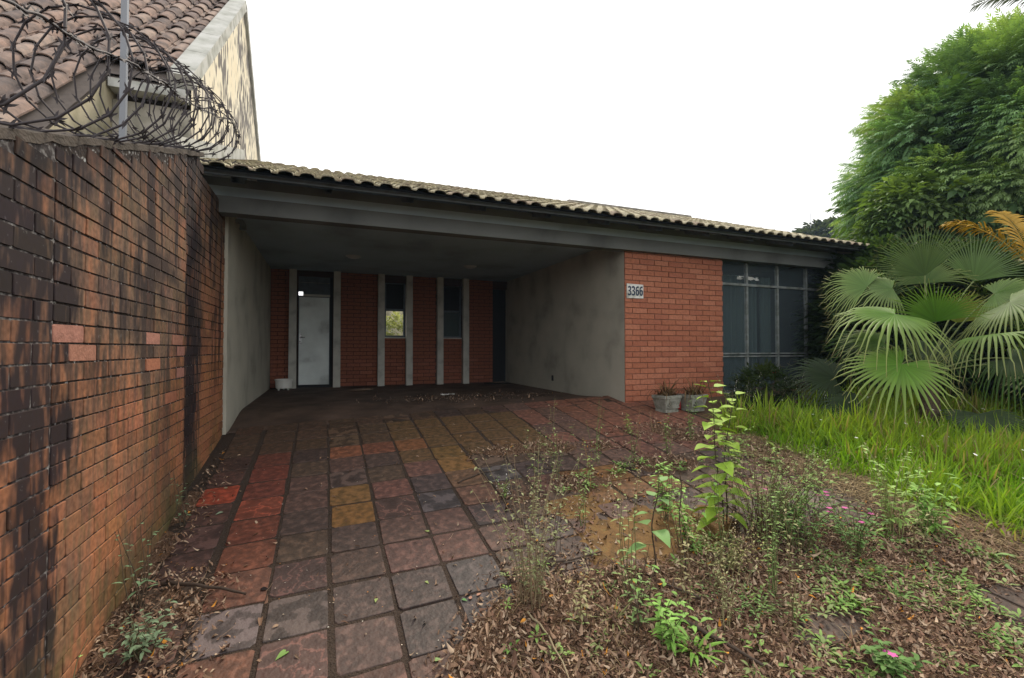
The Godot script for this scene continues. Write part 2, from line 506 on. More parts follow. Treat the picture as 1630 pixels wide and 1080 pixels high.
	for q in plates:
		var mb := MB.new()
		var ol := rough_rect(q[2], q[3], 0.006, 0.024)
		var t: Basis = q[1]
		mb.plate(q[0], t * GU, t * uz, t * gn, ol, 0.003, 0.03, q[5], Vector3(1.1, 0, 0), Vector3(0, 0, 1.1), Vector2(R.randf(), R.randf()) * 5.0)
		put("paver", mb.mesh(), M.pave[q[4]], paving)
	# the smooth slab under the carport
	b = MB.new()
	b.sheet(ramp(-1.2, 4.5, 0.285), ramp(-11.6, -6.6, 0.25), func(x, z): return ground_y(x, z) + 0.001 * patchy.get_noise_2d(x * 90, z * 90))
	struct("carport_floor", b.mesh(), M.floor, "dusty brown cement floor of the carport")

# a rectangle about the origin with clipped, slightly ragged corners, counter-clockwise
func rough_rect(w: float, h: float, j: float, clip: float) -> PackedVector2Array:
	var p := PackedVector2Array()
	var a := w / 2
	var b := h / 2
	for s in [[-1, -1, 0], [1, -1, 1], [1, 1, 0], [-1, 1, 1]]:
		var c1 := R.randf_range(0.3, 1.0) * clip
		var q1 := Vector2(s[0] * a, s[1] * (b - c1))
		var q2 := Vector2(s[0] * (a - c1), s[1] * b)
		if s[2]:
			var q := q1; q1 = q2; q2 = q
		p.append(q1 + Vector2(R.randf_range(-j, j), R.randf_range(-j, j)))
		p.append(q2 + Vector2(R.randf_range(-j, j), R.randf_range(-j, j)))
	return p

# ---------------------------------------------------------------- the brick wall on the left
func wall_top(z: float) -> float:
	return 2.79 + 0.36 * (-5.34 - z) if z > -5.38 else 2.62

func wall_skin() -> ImageTexture:   # weathering of the wall, metre for metre: u along -z from -1.3, v down from y 3.1
	var w := 1100
	var h := 840
	var big := FastNoiseLite.new()
	big.seed = 61; big.frequency = 0.006; big.fractal_octaves = 5
	var n1 := big.get_image(w, h).get_data()
	big.seed = 62; big.frequency = 0.022; big.fractal_octaves = 4
	var im := big.get_image(w, h / 9)
	im.resize(w, h, Image.INTERPOLATE_CUBIC)
	var st := im.get_data()
	big.seed = 63; big.frequency = 0.07; big.fractal_octaves = 4
	im = big.get_image(w, h / 5)
	im.resize(w, h, Image.INTERPOLATE_CUBIC)
	var s2 := im.get_data()
	big.seed = 64; big.frequency = 0.12; big.fractal_octaves = 3
	var fi := big.get_image(w, h).get_data()
	var out := PackedByteArray()
	out.resize(w * h * 3)
	var clean := Vector3(0.38, 0.157, 0.077)
	var crust := Vector3(0.165, 0.105, 0.072)
	var ochre := Vector3(0.25, 0.16, 0.05)
	var black := Vector3(0.021, 0.015, 0.019)
	var moss := Vector3(0.13, 0.115, 0.045)
	var i := 0
	for py in h:
		var y := 3.1 - py * 4.2 / h
		for px in w:
			var z := -1.3 - px * 5.5 / w
			var a := n1[i] / 255.0
			var s := st[i] / 255.0
			var f := fi[i] / 255.0
			var t := s2[i] / 255.0
			var cr := clampf(0.43 + smoothstep(0.3, 1.3, y) * 0.55 + (a - 0.5) * 1.0 + (s - 0.5) * 0.7 + (t - 0.5) * 1.0, 0.0, 1.0)
			if z < -5.45:
				cr *= smoothstep(0.6, 2.3, y)
			var c := clean.lerp(crust, cr)
			c = c.lerp(ochre, clampf((t - 0.62) * 3.0, 0.0, 0.6) * (1.0 - cr * 0.6))
			var ytop := wall_top(z)
			var dk := clampf((s * 0.85 + t * 0.35 - 0.60) * 5.0, 0.0, 1.0) * smoothstep(-0.1, 1.2, y) * 0.9
			dk = maxf(dk, clampf((a - 0.6) * 5.0, 0.0, 0.8) * smoothstep(0.6, 1.4, y))
			dk = maxf(dk, clampf(1.0 - (ytop - y) / (0.10 + 0.5 * t), 0.0, 1.0) * 0.75)
			if z > -2.72:   # the soiled panel nearest the street
				var lo := 0.32 if y > -0.1 else 0.0
				dk = maxf(dk, clampf((a * 0.55 + s * 0.35 + t * 0.45 + lo * 0.5 - 0.65) * 4.5, 0.0, 1.0))
				dk = maxf(dk, clampf(1.0 - absf(z + 2.5 + (a - 0.5) * 0.15) / 0.24 + (t - 0.4) * 1.2, 0.0, 1.0))
			elif z > -3.1:
				dk = maxf(dk, clampf((a * 0.6 + t * 0.5 - 0.6) * 4.0 + (z + 2.98) * 4.0, 0.0, 1.0) * smoothstep(-0.1, 0.5, y) * (1.0 - smoothstep(1.8, 2.2, y)))
			if z < -4.72 and z > -5.5:
				dk = maxf(dk, clampf(1.25 - absf(z + 5.05) / 0.42 + (t - 0.5) * 1.6 + (a - 0.5), 0.0, 1.0))
			if absf(z + 3.88 + (a - 0.5) * 0.1) < 0.09:
				dk = maxf(dk, smoothstep(0.5, 1.3, y) * clampf(0.4 + s, 0.0, 0.85))
			c = c.lerp(black, dk * (0.86 + 0.14 * f))
			var mo := smoothstep(0.55, 0.0, y - ground_y(-1.1, z)) * clampf(a * 1.4 + t * 0.6 - 0.5, 0.0, 0.9)
			c = c.lerp(moss, mo * (1.0 - dk * 0.6))
			c *= 0.6 + 0.75 * f
			# pale crust flecks on the black
			if f > 0.8 and dk > 0.5 and t > 0.6:
				c = c.lerp(Vector3(0.2, 0.19, 0.18), 0.4)
			var g := Color(c.x, c.y, c.z).linear_to_srgb()
			out[i * 3] = int(clampf(g.r, 0, 1) * 255); out[i * 3 + 1] = int(clampf(g.g, 0, 1) * 255); out[i * 3 + 2] = int(clampf(g.b, 0, 1) * 255)
			i += 1
	return ImageTexture.create_from_image(Image.create_from_data(w, h, false, Image.FORMAT_RGB8, out))

func boundary_wall() -> void:
	var wall := thing("brick_boundary_wall", "long weathered brick wall with black stains beside the driveway, sloping down to the street", "wall", Vector3(-1.2, -1.0, -4.0))
	var off := -wall.position
	var skin := wall_skin()
	var mb_mat := std(Color.WHITE, 0.85, true)
	mb_mat.albedo_texture = skin
	mb_mat.texture_repeat = false
	mb_mat.heightmap_enabled = true
	mb_mat.heightmap_texture = skin
	mb_mat.heightmap_scale = 0.5
	var fresh := tri_tex(std(Color.WHITE, 0.8, true), M.grain, 1.5, M.fine, 0.3)
	# core with recessed mortar faces
	var core := MB.new()
	var prof := [[-1.2, -1.13], [-4.75, -1.13]]
	var pale := MB.new()
	pale.quad(Vector3(-1.1055, -1.8, -1.0) + off, Vector3(-1.1055, -1.8, -2.66) + off, Vector3(-1.1055, wall_top(-2.66) - 0.05, -2.66) + off, Vector3(-1.1055, wall_top(-1.0) - 0.05, -1.0) + off)
	for s in [[-1.0, -4.76, -1.107, -1.34], [-4.76, -5.36, -1.141, -1.34]]:
		var steps := 6
		for k in steps:
			var z0 := lerpf(s[0], s[1], float(k) / steps)
			var z1 := lerpf(s[0], s[1], float(k + 1) / steps)
			var f := Vector3(s[2], 0, 0)
			var bk := Vector3(s[3], 0, 0)
			var lo := -1.8
			core.quad(Vector3(f.x, lo, z0) + off, Vector3(f.x, lo, z1) + off, Vector3(f.x, wall_top(z1) - 0.03, z1) + off, Vector3(f.x, wall_top(z0) - 0.03, z0) + off)
			core.quad(Vector3(bk.x, lo, z1) + off, Vector3(bk.x, lo, z0) + off, Vector3(bk.x, wall_top(z0) - 0.03, z0) + off, Vector3(bk.x, wall_top(z1) - 0.03, z1) + off)
			core.quad(Vector3(f.x, wall_top(z0) - 0.03, z0) + off, Vector3(f.x, wall_top(z1) - 0.03, z1) + off, Vector3(bk.x, wall_top(z1) - 0.03, z1) + off, Vector3(bk.x, wall_top(z0) - 0.03, z0) + off)
	core.box(Vector3(-1.34, -0.4, -6.59) + off, Vector3(-1.141, 2.6, -5.36) + off)
	core.quad(Vector3(-1.34, 2.6, -5.36) + off, Vector3(-1.152, 2.6, -5.36) + off, Vector3(-1.152, wall_top(-5.36) - .03, -5.36) + off, Vector3(-1.34, wall_top(-5.36) - .03, -5.36) + off)
	var mort := tri_tex(std(Color.WHITE, 0.95), noise_tex(65, 0.03, [[0.0, lin(0.02, 0.016, 0.015)], [0.5, lin(0.045, 0.033, 0.028)], [0.68, lin(0.07, 0.055, 0.05)], [0.78, lin(0.3, 0.3, 0.3)], [1.0, lin(0.5, 0.5, 0.48)]], 512), 1.6, M.fine, 0.5)
	put("mortar_core", core.mesh(), mort, wall)
	put("pale_mortar", pale.mesh(), tri_tex(std(Color.WHITE, 0.95), noise_tex(66, 0.035, [[0.0, lin(0.02, 0.016, 0.016)], [0.45, lin(0.06, 0.05, 0.05)], [0.62, lin(0.14, 0.13, 0.125)], [1.0, lin(0.42, 0.41, 0.4)]], 512), 1.1, M.fine, 0.5), wall)
	# uneven mortar cap
	var cap := MB.new()
	var rows := 46
	for k in rows:
		var z0 := lerpf(-1.0, -5.37, float(k) / rows)
		var z1 := lerpf(-1.0, -5.37, float(k + 1) / rows)
		var h0 := wall_top(z0) + 0.012 * patchy.get_noise_1d(z0 * 200)
		var h1 := wall_top(z1) + 0.012 * patchy.get_noise_1d(z1 * 200)
		var fx := -1.1
		var a0 := Vector3(fx, h0 - 0.04 + 0.02 * patchy.get_noise_1d(z0 * 333 + 50), z0) + off
		var a1 := Vector3(fx, h1 - 0.04 + 0.02 * patchy.get_noise_1d(z1 * 333 + 50), z1) + off
		var b0 := Vector3(fx - 0.012, h0, z0) + off
		var b1 := Vector3(fx - 0.012, h1, z1) + off
		var c0 := Vector3(-1.36, h0 + 0.02, z0) + off
		var c1 := Vector3(-1.36, h1 + 0.02, z1) + off
		cap.quad(a0, a1, b1, b0); cap.quad(b0, b1, c1, c0)
		cap.quad(a1, a0, a0 + Vector3(-0.03, -0.01, 0), a1 + Vector3(-0.03, -0.01, 0))
	put("cap", cap.mesh(), tri_tex(std(lin(0.10, 0.08, 0.067), 0.95), M.stain, 1.4, M.fine, 1.0), wall)
	# bricks: three panels, each laid in its own running bond
	var list := []
	var course := 0.0895
	var blen := 0.29
	for panel in [[-1.35, -2.645, -1.1], [-2.65, -4.75, -1.1], [-4.755, -6.585, -1.132]]:
		var zs: float = panel[0]
		var ze: float = panel[1]
		for row in range(-13, 42):
			var y := 0.0 + row * course + 0.008
			var z := zs if panel != null and zs > -1.5 else zs
			var first := true
			var half := posmod(row, 2) == 1
			if zs > -2.0:
				z = ze + ceilf((zs - ze) / blen) * blen + (0.145 if half else 0.0)
				half = false
			while z > ze + 0.02:
				var l := blen
				if first and half:
					l = blen / 2
				first = false
				var z1 := maxf(z - l, ze)
				var zc := (z + z1) / 2
				var top := wall_top(zc + 0.1 if zc > -5.2 else zc)
				var hgt := minf(course, top - 0.035 - y)
				var gy := ground_y(-1.1, zc)
				if z - z1 > 0.05 and hgt > 0.03 and y > gy - 0.12 and z < -1.0:
					list.append([zc, y + hgt / 2, z - z1, hgt, panel[2]])
				z = z1
	list.sort_custom(func(a, b): return Vector3(1.1, a[1] - 0.88, a[0]).length() / (a[2]) < Vector3(1.1, b[1] - 0.88, b[0]).length() / (b[2]))
	var rest := MB.new()
	var pink := [[-2.80, 0.85], [-3.83, 0.75], [-4.55, 0.84], [-4.4, 0.93], [-4.0, 0.93], [-4.6, 0.93], [-2.72, 0.94], [-4.55, 0.66], [-4.4, 0.48]]
	var made := 0
	for q in list:
		var is_fresh := false
		for pk in pink:
			if absf(q[0] - pk[0]) < q[2] * 0.5 and absf(q[1] - pk[1]) < 0.045:
				is_fresh = true
		var mb := rest
		var own: bool = made < 292
		if own or is_fresh:
			mb = MB.new()
		var g := R.randf_range(0.72, 1.22)
		var col := Color(g, g * R.randf_range(0.93, 1.05), g * R.randf_range(0.9, 1.08))
		if is_fresh:
			col = [Color(0.44, 0.21, 0.16), Color(0.42, 0.17, 0.10), Color(0.4, 0.19, 0.13)][R.randi_range(0, 2)]
		var o := Vector3(q[4] + R.randf_range(-0.003, 0.003), q[1], q[0]) + off
		var ol := rough_rect(q[2] - 0.006 - R.randf() * 0.003, q[3] - 0.0075 - R.randf() * 0.003, 0.0022, 0.008)
		var tilt := Basis(Vector3.UP, R.randf_range(-0.012, 0.012)) * Basis(Vector3.BACK, R.randf_range(-0.012, 0.012))
		mb.plate(o, Vector3(0, 0, -1), Vector3.UP, tilt * Vector3.RIGHT, ol, 0.0025, 0.035, col, Vector3(0, 0, -1.0 / 5.5), Vector3(0, -1.0 / 4.2, 0), Vector2((-1.3 + 4.0) / 5.5, (3.1 + 1.0) / 4.2))
		if own or is_fresh:
			if made < 292 or is_fresh:
				put("brick", mb.mesh(), fresh if is_fresh else mb_mat, wall)
			made += 1
	var r := put("brickwork", rest.mesh(), mb_mat, wall)
	tag(r, "", "", "", "stuff")

# ---------------------------------------------------------------- the house
func tile_mesh(w: float, l: float, hump: float) -> ArrayMesh:   # a roman roof tile: x across, -z up the slope, y out of the roof
	var mb := MB.new()
	var prof := PackedVector2Array()
	prof.append(Vector2(-0.5 * w, hump * 0.25))
	prof.append(Vector2(-0.46 * w, 0.0)); prof.append(Vector2(-0.30 * w, 0.0))
	for k in 7:
		var a := PI - PI * k / 6.0
		prof.append(Vector2(0.09 * w + cos(a) * 0.34 * w, pow(sin(a), 0.75) * hump))
	prof.append(Vector2(0.5 * w, 0.006))
	var rise := 0.018
	for layer in 2:
		var dy := 0.0 if layer == 0 else -0.014
		var i0 := mb.v.size()
		for s in 2:
			for k in prof.size():
				var d := prof[mini(k + 1, prof.size() - 1)] - prof[maxi(k - 1, 0)]
				var nn := Vector3(-d.y, d.x, 0).normalized() * (1.0 if layer == 0 else -1.0)
				mb.vert(Vector3(prof[k].x, prof[k].y + dy + (rise if s == 0 else 0.0), 0.0 if s == 0 else -l), nn)
		var m := prof.size()
		for k in m - 1:
			if layer == 0:
				mb.tri(i0 + k, i0 + k + 1, i0 + m + k + 1); mb.tri(i0 + k, i0 + m + k + 1, i0 + m + k)
			else:
				mb.tri(i0 + k, i0 + m + k + 1, i0 + k + 1); mb.tri(i0 + k, i0 + m + k, i0 + m + k + 1)
	for k in prof.size() - 1:
		var a := Vector3(prof[k].x, prof[k].y + rise, 0)
		var b := Vector3(prof[k + 1].x, prof[k + 1].y + rise, 0)
		mb.quad(a + Vector3.DOWN * 0.014, b + Vector3.DOWN * 0.014, b, a)
	return mb.mesh()

func merge(mb: MB, m: ArrayMesh, t: Transform3D) -> void:
	var a := m.surface_get_arrays(0)
	var i0 := mb.v.size()
	for p in a[Mesh.ARRAY_VERTEX]:
		mb.v.append(t * p)
	for p in a[Mesh.ARRAY_NORMAL]:
		mb.n.append((t.basis * p).normalized())
	mb.uv.append_array(a[Mesh.ARRAY_TEX_UV]); mb.c.append_array(a[Mesh.ARRAY_COLOR])
	for i in a[Mesh.ARRAY_INDEX]:
		mb.ix.append(i0 + i)

# bricks over a rectangle of a wall that faces +z
func brick_panel(x0: float, x1: float, y0: float, y1: float, z: float, out: Array) -> void:
	var course := 0.0885
	var row := 0
	var y := y0
	while y < y1 - 0.02:
		var h := minf(course, y1 - y)
		var x := x0 - (0.145 if row % 2 else 0.0)
		while x < x1 - 0.01:
			var a := maxf(x, x0)
			var b := minf(x + 0.29, x1)
			if b - a > 0.03:
				out.append([(a + b) / 2, y + h / 2, b - a, h, z])
			x += 0.29
		y += course
		row += 1

func lay_bricks(list: Array, parent: Node, most: int, off: Vector3, mats: Array) -> void:
	var rest := MB.new()
	var protos := {}
	for i in list.size():
		var q = list[i]
		var key := "%.2f %.3f" % [q[2], q[3]]
		if not protos.has(key):
			protos[key] = []
			for k in 3:
				var mb := MB.new()
				mb.plate(Vector3.ZERO, Vector3.RIGHT, Vector3.UP, Vector3.BACK, rough_rect(q[2] - 0.011, q[3] - 0.012, 0.0012, 0.006), 0.003, 0.02, Color.WHITE, Vector3.RIGHT, Vector3.UP)
				protos[key].append(mb.mesh())
		var at := Vector3(q[0], q[1], q[4] + R.randf_range(-0.002, 0.002)) + off
		var m: ArrayMesh = protos[key][R.randi_range(0, 2)]
		if i < most:
			put("brick", m, mats[R.randi_range(0, 3)], parent, at)
		else:
			merge(rest, m, Transform3D(Basis(), at))
	if rest.v.size():
		tag(put("brickwork", rest.mesh(), mats[1], parent), "", "", "", "stuff")

func bars(mb: MB, rects: Array, z0: float, z1: float, off: Vector3) -> void:
	for r in rects:
		mb.box(Vector3(r[0], r[1], z0) + off, Vector3(r[2], r[3], z1) + off)

func house() -> void:
	var base := Vector3(4.0, 0, -8.5)
	var h := thing("carport_house", "low brick house with an open carport, tiled eaves and dark windows", "house", base)
	var off := -base
	var zb := -11.5
	var q := func(name: String, lo: Vector3, hi: Vector3, m: Material) -> MeshInstance3D: return put(name, box_mesh(lo + off, hi + off), m, h)
	q.call("left_wall", Vector3(-1.33, -0.4, -11.75), Vector3(-1.1, 2.64, -6.6), M.paint)
	q.call("right_wall", Vector3(4.45, -0.4, -11.75), Vector3(4.62, 2.64, -6.32), M.paint)
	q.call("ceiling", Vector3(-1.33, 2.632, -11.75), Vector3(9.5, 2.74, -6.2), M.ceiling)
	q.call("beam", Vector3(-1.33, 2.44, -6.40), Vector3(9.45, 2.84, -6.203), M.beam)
	# brick wall at the back of the carport
	var back := MB.new()
	for r in [[-1.1, 0, -0.55, 2.64], [0.17, 0, 1.33, 2.64], [1.33, 0, 1.83, 1.12], [1.33, 2.45, 1.83, 2.64], [1.83, 0, 2.72, 2.64], [2.72, 0, 3.23, 1.12], [2.72, 2.45, 3.23, 2.64], [3.23, 0, 4.05, 2.64], [4.05, 2.42, 4.45, 2.64], [-0.55, 2.5, 0.17, 2.64]]:
		back.box(Vector3(r[0], r[1] - (0.3 if r[1] == 0 else 0.0), zb - 0.2) + off, Vector3(r[2], r[3], zb - 0.012) + off)
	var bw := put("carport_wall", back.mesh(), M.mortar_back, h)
	var list := []
	for r in [[0.34, 1.17, 0.01, 2.63], [-1.1, -0.72, 0.01, 2.63], [1.97, 2.57, 0.01, 2.63], [3.38, 4.05, 0.01, 2.63], [1.32, 1.82, 0.01, 1.13], [2.73, 3.22, 0.01, 1.13]]:
		brick_panel(r[0], r[1], r[2], r[3], zb, list)
	list.sort_custom(func(a, b): return a[1] - (a[2] * 2) < b[1] - b[2] * 2)
	# the brick pillar at the front, laid first since it shows larger
	var pil := put("brick_pillar", box_mesh(Vector3(4.452, -0.4, -6.62) + off, Vector3(6.5, 2.64, -6.312) + off), M.mortar_house, h)
	var plist := []
	brick_panel(4.45, 6.505, -0.06, 2.44, -6.3, plist)
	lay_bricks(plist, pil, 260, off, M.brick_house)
	lay_bricks(list, bw, maxi(0, 300 - plist.size()), off, M.brick_back_shaded)
	for px in [-0.65, 0.265, 1.24, 1.895, 2.645, 3.3]:
		var mb := MB.new()
		mb.plate(Vector3(px, 1.3, zb + 0.13) + off, Vector3.RIGHT, Vector3.UP, Vector3.BACK, PackedVector2Array([Vector2(-0.078, -1.34), Vector2(0.078, -1.34), Vector2(0.072, 1.335), Vector2(-0.072, 1.335)]), 0.006, 0.135, Color.WHITE, Vector3.RIGHT, Vector3.UP)
		put("pilaster", mb.mesh(), M.pilaster, h)
	# white metal door with a dark, broken light above it
	var dm := MB.new()
	dm.plate(Vector3(-0.215, 1.05, zb - 0.03) + off, Vector3.RIGHT, Vector3.UP, Vector3.BACK, PackedVector2Array([Vector2(-0.315, -0.985), Vector2(0.315, -0.985), Vector2(0.315, 0.985), Vector2(-0.315, 0.985)]), 0.004, 0.04, Color.WHITE, Vector3.RIGHT, Vector3.UP)
	var door_mat := tri_tex(std(lin(0.82, 0.9, 0.9), 0.5), noise_tex(71, 0.006, [[0.0, grey(0.5)], [0.35, grey(0.82)], [1.0, grey(1.0)]], 256, 20.0), 0.8)
	var door := put("metal_door", dm.mesh(), door_mat, h)
	var hd := MB.new()
	hd.box(Vector3(-0.525, 0.98, zb - 0.03) + off, Vector3(-0.475, 1.2, zb - 0.02) + off)
	hd.tube(PackedVector3Array([Vector3(-0.5, 1.13, zb - 0.02) + off, Vector3(-0.5, 1.13, zb + 0.035) + off, Vector3(-0.4, 1.125, zb + 0.04) + off]), 0.011, 0.01, 6)
	hd.tube(PackedVector3Array([Vector3(-0.5, 1.03, zb - 0.02) + off, Vector3(-0.5, 1.03, zb - 0.005) + off]), 0.016, 0.016, 8)
	put("door_handle", hd.mesh(), M.metal, door)
	var fr := MB.new()
	bars(fr, [[-0.578, 0.0, -0.545, 2.5], [0.115, 0.0, 0.19, 2.5], [-0.545, 0.0, 0.115, 0.06]], zb - 0.09, zb - 0.035, off)
	put("door_frame", fr.mesh(), M.black, h)
	fr = MB.new()
	bars(fr, [[-0.44, 2.055, 0.115, 2.10]], zb - 0.06, zb - 0.01, off)
	put("door_head", fr.mesh(), M.pilaster, h)
	fr = MB.new()
	bars(fr, [[-0.545, 2.16, 0.115, 2.5], [-0.45, 2.07, 0.115, 2.16], [-0.545, 0.0, 0.115, 2.07]], zb - 0.1, zb - 0.065, off)
	put("transom", fr.mesh(), M.dark_wood, h)
	fr = MB.new()
	bars(fr, [[-0.6, 2.36, 0.2, 2.375]], zb - 0.064, zb - 0.05, off)
	put("transom_bar", fr.mesh(), M.frame, h)
	# two narrow windows
	for w in [[1.325, 1.815, 0], [2.735, 3.215, 1]]:
		var f := MB.new()
		bars(f, [[w[0], 1.15, w[0] + 0.04, 2.47], [w[1] - 0.04, 1.15, w[1], 2.47], [w[0] + 0.04, 1.15, w[1] - 0.04, 1.19], [w[0] + 0.04, 1.78, w[1] - 0.04, 1.83], [w[0] + 0.04, 2.43, w[1] - 0.04, 2.47]], zb - 0.12, zb - 0.05, off)
		var win := put("window", f.mesh(), M.dark_wood, h)
		var sill := MB.new()
		sill.box(Vector3(w[0], 1.122, zb - 0.14) + off, Vector3(w[1], 1.147, zb + 0.03) + off)
		put("window_sill", sill.mesh(), M.pilaster, win)
		var pn := MB.new()
		if w[2] == 0:
			# a clear pane with a dark hole in it
			var hole := Vector2((w[0] + w[1]) / 2 - 0.04, 1.6)
			var ring := []
			var edge := []
			for k in 12:
				var a := TAU * k / 12
				ring.append(Vector3(hole.x + cos(a) * 0.045, hole.y + sin(a) * 0.03, zb - 0.085) + off)
				var d := Vector2(cos(a), sin(a))
				var sx: float = ((w[1] - 0.04 if d.x > 0 else w[0] + 0.04) - hole.x) / d.x if absf(d.x) > 0.01 else 99.0
				var sy: float = ((1.78 if d.y > 0 else 1.19) - hole.y) / d.y if absf(d.y) > 0.01 else 99.0
				var e := hole + d * minf(sx, sy)
				edge.append(Vector3(e.x, e.y, zb - 0.085) + off)
			for k in 12:
				pn.quad(ring[k], edge[k], edge[(k + 1) % 12], ring[(k + 1) % 12])
			put("pane", pn.mesh(), M.glass, win)
		else:
			pn.quad(Vector3(w[0] + 0.04, 1.19, zb - 0.085) + off, Vector3(w[1] - 0.04, 1.19, zb - 0.085) + off, Vector3(w[1] - 0.04, 1.78, zb - 0.085) + off, Vector3(w[0] + 0.04, 1.78, zb - 0.085) + off)
			put("pane", pn.mesh(), M.glass, win)
			put("curtain", box_mesh(Vector3(w[0], 1.15, zb - 0.19) + off, Vector3(w[1], 2.45, zb - 0.15) + off), M.curtain, win)
		for k in 5:
			var sl := MB.new()
			var yy := 1.83 + k * 0.12
			sl.quad(Vector3(w[0] + 0.04, yy, zb - 0.07) + off, Vector3(w[1] - 0.04, yy, zb - 0.07) + off, Vector3(w[1] - 0.04, yy + 0.14, zb - 0.10) + off, Vector3(w[0] + 0.04, yy + 0.14, zb - 0.10) + off)
			put("louvre", sl.mesh(), M.room, win)
	# the open doorway at the right end, its inner shade painted as a black panel
	q.call("doorway_shade_panel", Vector3(4.05, 0.0, zb - 0.2), Vector3(4.45, 2.42, zb - 0.13), M.black)
	# wide window right of the pillar, with a dim room behind it
	var wz := -6.42
	var fm := MB.new()
	var vx := [6.51, 7.19, 7.97, 8.75, 9.4]
	for x in vx:
		bars(fm, [[x - 0.02, 0.05, x + 0.025, 2.44]], wz - 0.03, wz + 0.02, off)
	bars(fm, [[6.5, 2.02, 9.4, 2.06], [6.5, 0.725, 9.4, 0.75], [6.5, 0.775, 9.4, 0.80], [6.5, 0.05, 9.4, 0.1]], wz - 0.025, wz + 0.028, off)
	var wide := put("window", fm.mesh(), M.frame, h)
	tag(wide, "wide window of dark panes in thin grey bars")
	for k in 4:
		for yy in [[0.1, 0.725], [0.80, 2.02], [2.06, 2.44]]:
			var pn := MB.new()
			pn.quad(Vector3(vx[k] + 0.025, yy[0], wz) + off, Vector3(vx[k + 1] - 0.02, yy[0], wz) + off, Vector3(vx[k + 1] - 0.02, yy[1], wz) + off, Vector3(vx[k] + 0.025, yy[1], wz) + off)
			put("pane", pn.mesh(), M.glass, wide)
	for cx in [[6.55, 7.7], [7.75, 8.1]]:
		var cu := MB.new()
		var n := int((cx[1] - cx[0]) / 0.02)
		for k in n:
			var xa := lerpf(cx[0], cx[1], float(k) / n)
			var xb := lerpf(cx[0], cx[1], float(k + 1) / n)
			var za := wz - 0.22 + 0.035 * sin(xa * 52.0 + 2.0 * sin(xa * 9.0))
			var zc := wz - 0.22 + 0.035 * sin(xb * 52.0 + 2.0 * sin(xb * 9.0))
			cu.quad(Vector3(xa, 0.02, za) + off, Vector3(xb, 0.02, zc) + off, Vector3(xb, 2.25, zc) + off, Vector3(xa, 2.25, za) + off)
		put("curtain", cu.mesh(), M.curtain, wide)
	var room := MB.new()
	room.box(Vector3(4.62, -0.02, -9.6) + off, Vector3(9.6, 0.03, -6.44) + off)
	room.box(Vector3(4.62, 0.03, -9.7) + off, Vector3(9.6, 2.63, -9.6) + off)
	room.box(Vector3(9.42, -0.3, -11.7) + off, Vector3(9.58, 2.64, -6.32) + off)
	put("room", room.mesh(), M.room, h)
	q.call("plinth", Vector3(6.5, -0.4, -6.5), Vector3(9.42, 0.05, -6.38), M.beam)
	# eaves: fascia, rafter tails, roof
	q.call("fascia", Vector3(-1.36, 2.70, -5.70), Vector3(9.42, 2.755, -5.675), M.eave_wood)
	var sl := tan(deg_to_rad(20.3))
	for k in 12:
		var rx := -0.9 + k * 0.93
		var rf := MB.new()
		var a := Vector3(rx, 2.74, -5.73) + off
		var b := Vector3(rx, 2.72 + sl * 0.6, -6.32) + off
		for s in [-0.035, 0.035]:
			var d := Vector3(s, 0, 0)
			var c1 := a + d + Vector3(0, -0.09, 0)
			var c2 := b + d + Vector3(0, -0.12, 0)
			if s < 0:
				rf.quad(c2, c1, a + d, b + d)
			else:
				rf.quad(c1, c2, b + d, a + d)
		var dd := Vector3(0.035, 0, 0)
		rf.quad(b - dd + Vector3(0, -0.12, 0), b + dd + Vector3(0, -0.12, 0), a + dd + Vector3(0, -0.09, 0), a - dd + Vector3(0, -0.09, 0))
		put("rafter", rf.mesh(), M.eave_wood, h)
	var ry := func(z: float) -> float: return 2.765 + sl * (-5.66 - z)
	var deck := MB.new()
	var z1 := -10.35
	for pr in [[0.0, 1], [-0.025, -1]]:
		var d: float = pr[0]
		var A := Vector3(-1.36, ry.call(-5.61) + d, -5.61) + off
		var B := Vector3(9.46, ry.call(-5.61) + d, -5.61) + off
		var C := Vector3(9.46, ry.call(z1) + d, z1) + off
		var D := Vector3(-1.36, ry.call(z1) + d, z1) + off
		var E2 := Vector3(9.46, ry.call(z1) - 0.75 + d, z1 - 2.0) + off
		var F2 := Vector3(-1.36, ry.call(z1) - 0.75 + d, z1 - 2.0) + off
		if pr[1] > 0:
			deck.quad(A, B, C, D); deck.quad(D, C, E2, F2)
		else:
			deck.quad(B, A, D, C); deck.quad(C, D, F2, E2)
	var roof := put("roof", deck.mesh(), M.dark_wood, h)
	var gab := MB.new()
	for x in [-1.3, 9.36]:
		gab.box(Vector3(x, 2.64, -11.75) + off, Vector3(x + 0.08, 2.72, -6.2) + off)
		gab.quad(Vector3(x, 2.7, -5.75) + off, Vector3(x, 2.7, -12.3) + off, Vector3(x, ry.call(z1) - 0.72, -12.3) + off, Vector3(x, ry.call(z1) + 0.01, z1) + off)
	put("gable", gab.mesh(), M.paint, h)
	var tm := tile_mesh(0.22, 0.42, 0.038)
	var ang := deg_to_rad(20.3)
	var rest := []
	for k in 5:
		rest.append(MB.new())
	var tile_n := 0
	for row in 15:
		for c in 51:
			var z := -5.60 - row * 0.335
			var o := Vector3(-1.27 + c * 0.2125 + R.randf_range(-0.004, 0.004), ry.call(z) + 0.012 + R.randf_range(-0.003, 0.004), z) + off
			var bs := Basis(Vector3.RIGHT, ang - 0.02 + R.randf_range(-0.01, 0.01)) * Basis(Vector3.UP, R.randf_range(-0.015, 0.015))
			var k := R.randi_range(0, 4)
			if row < 5:
				var t := put("roof_tile", tm, M.tiles[k], roof)
				t.transform = Transform3D(bs, o)
			else:
				merge(rest[k], tm, Transform3D(bs, o))
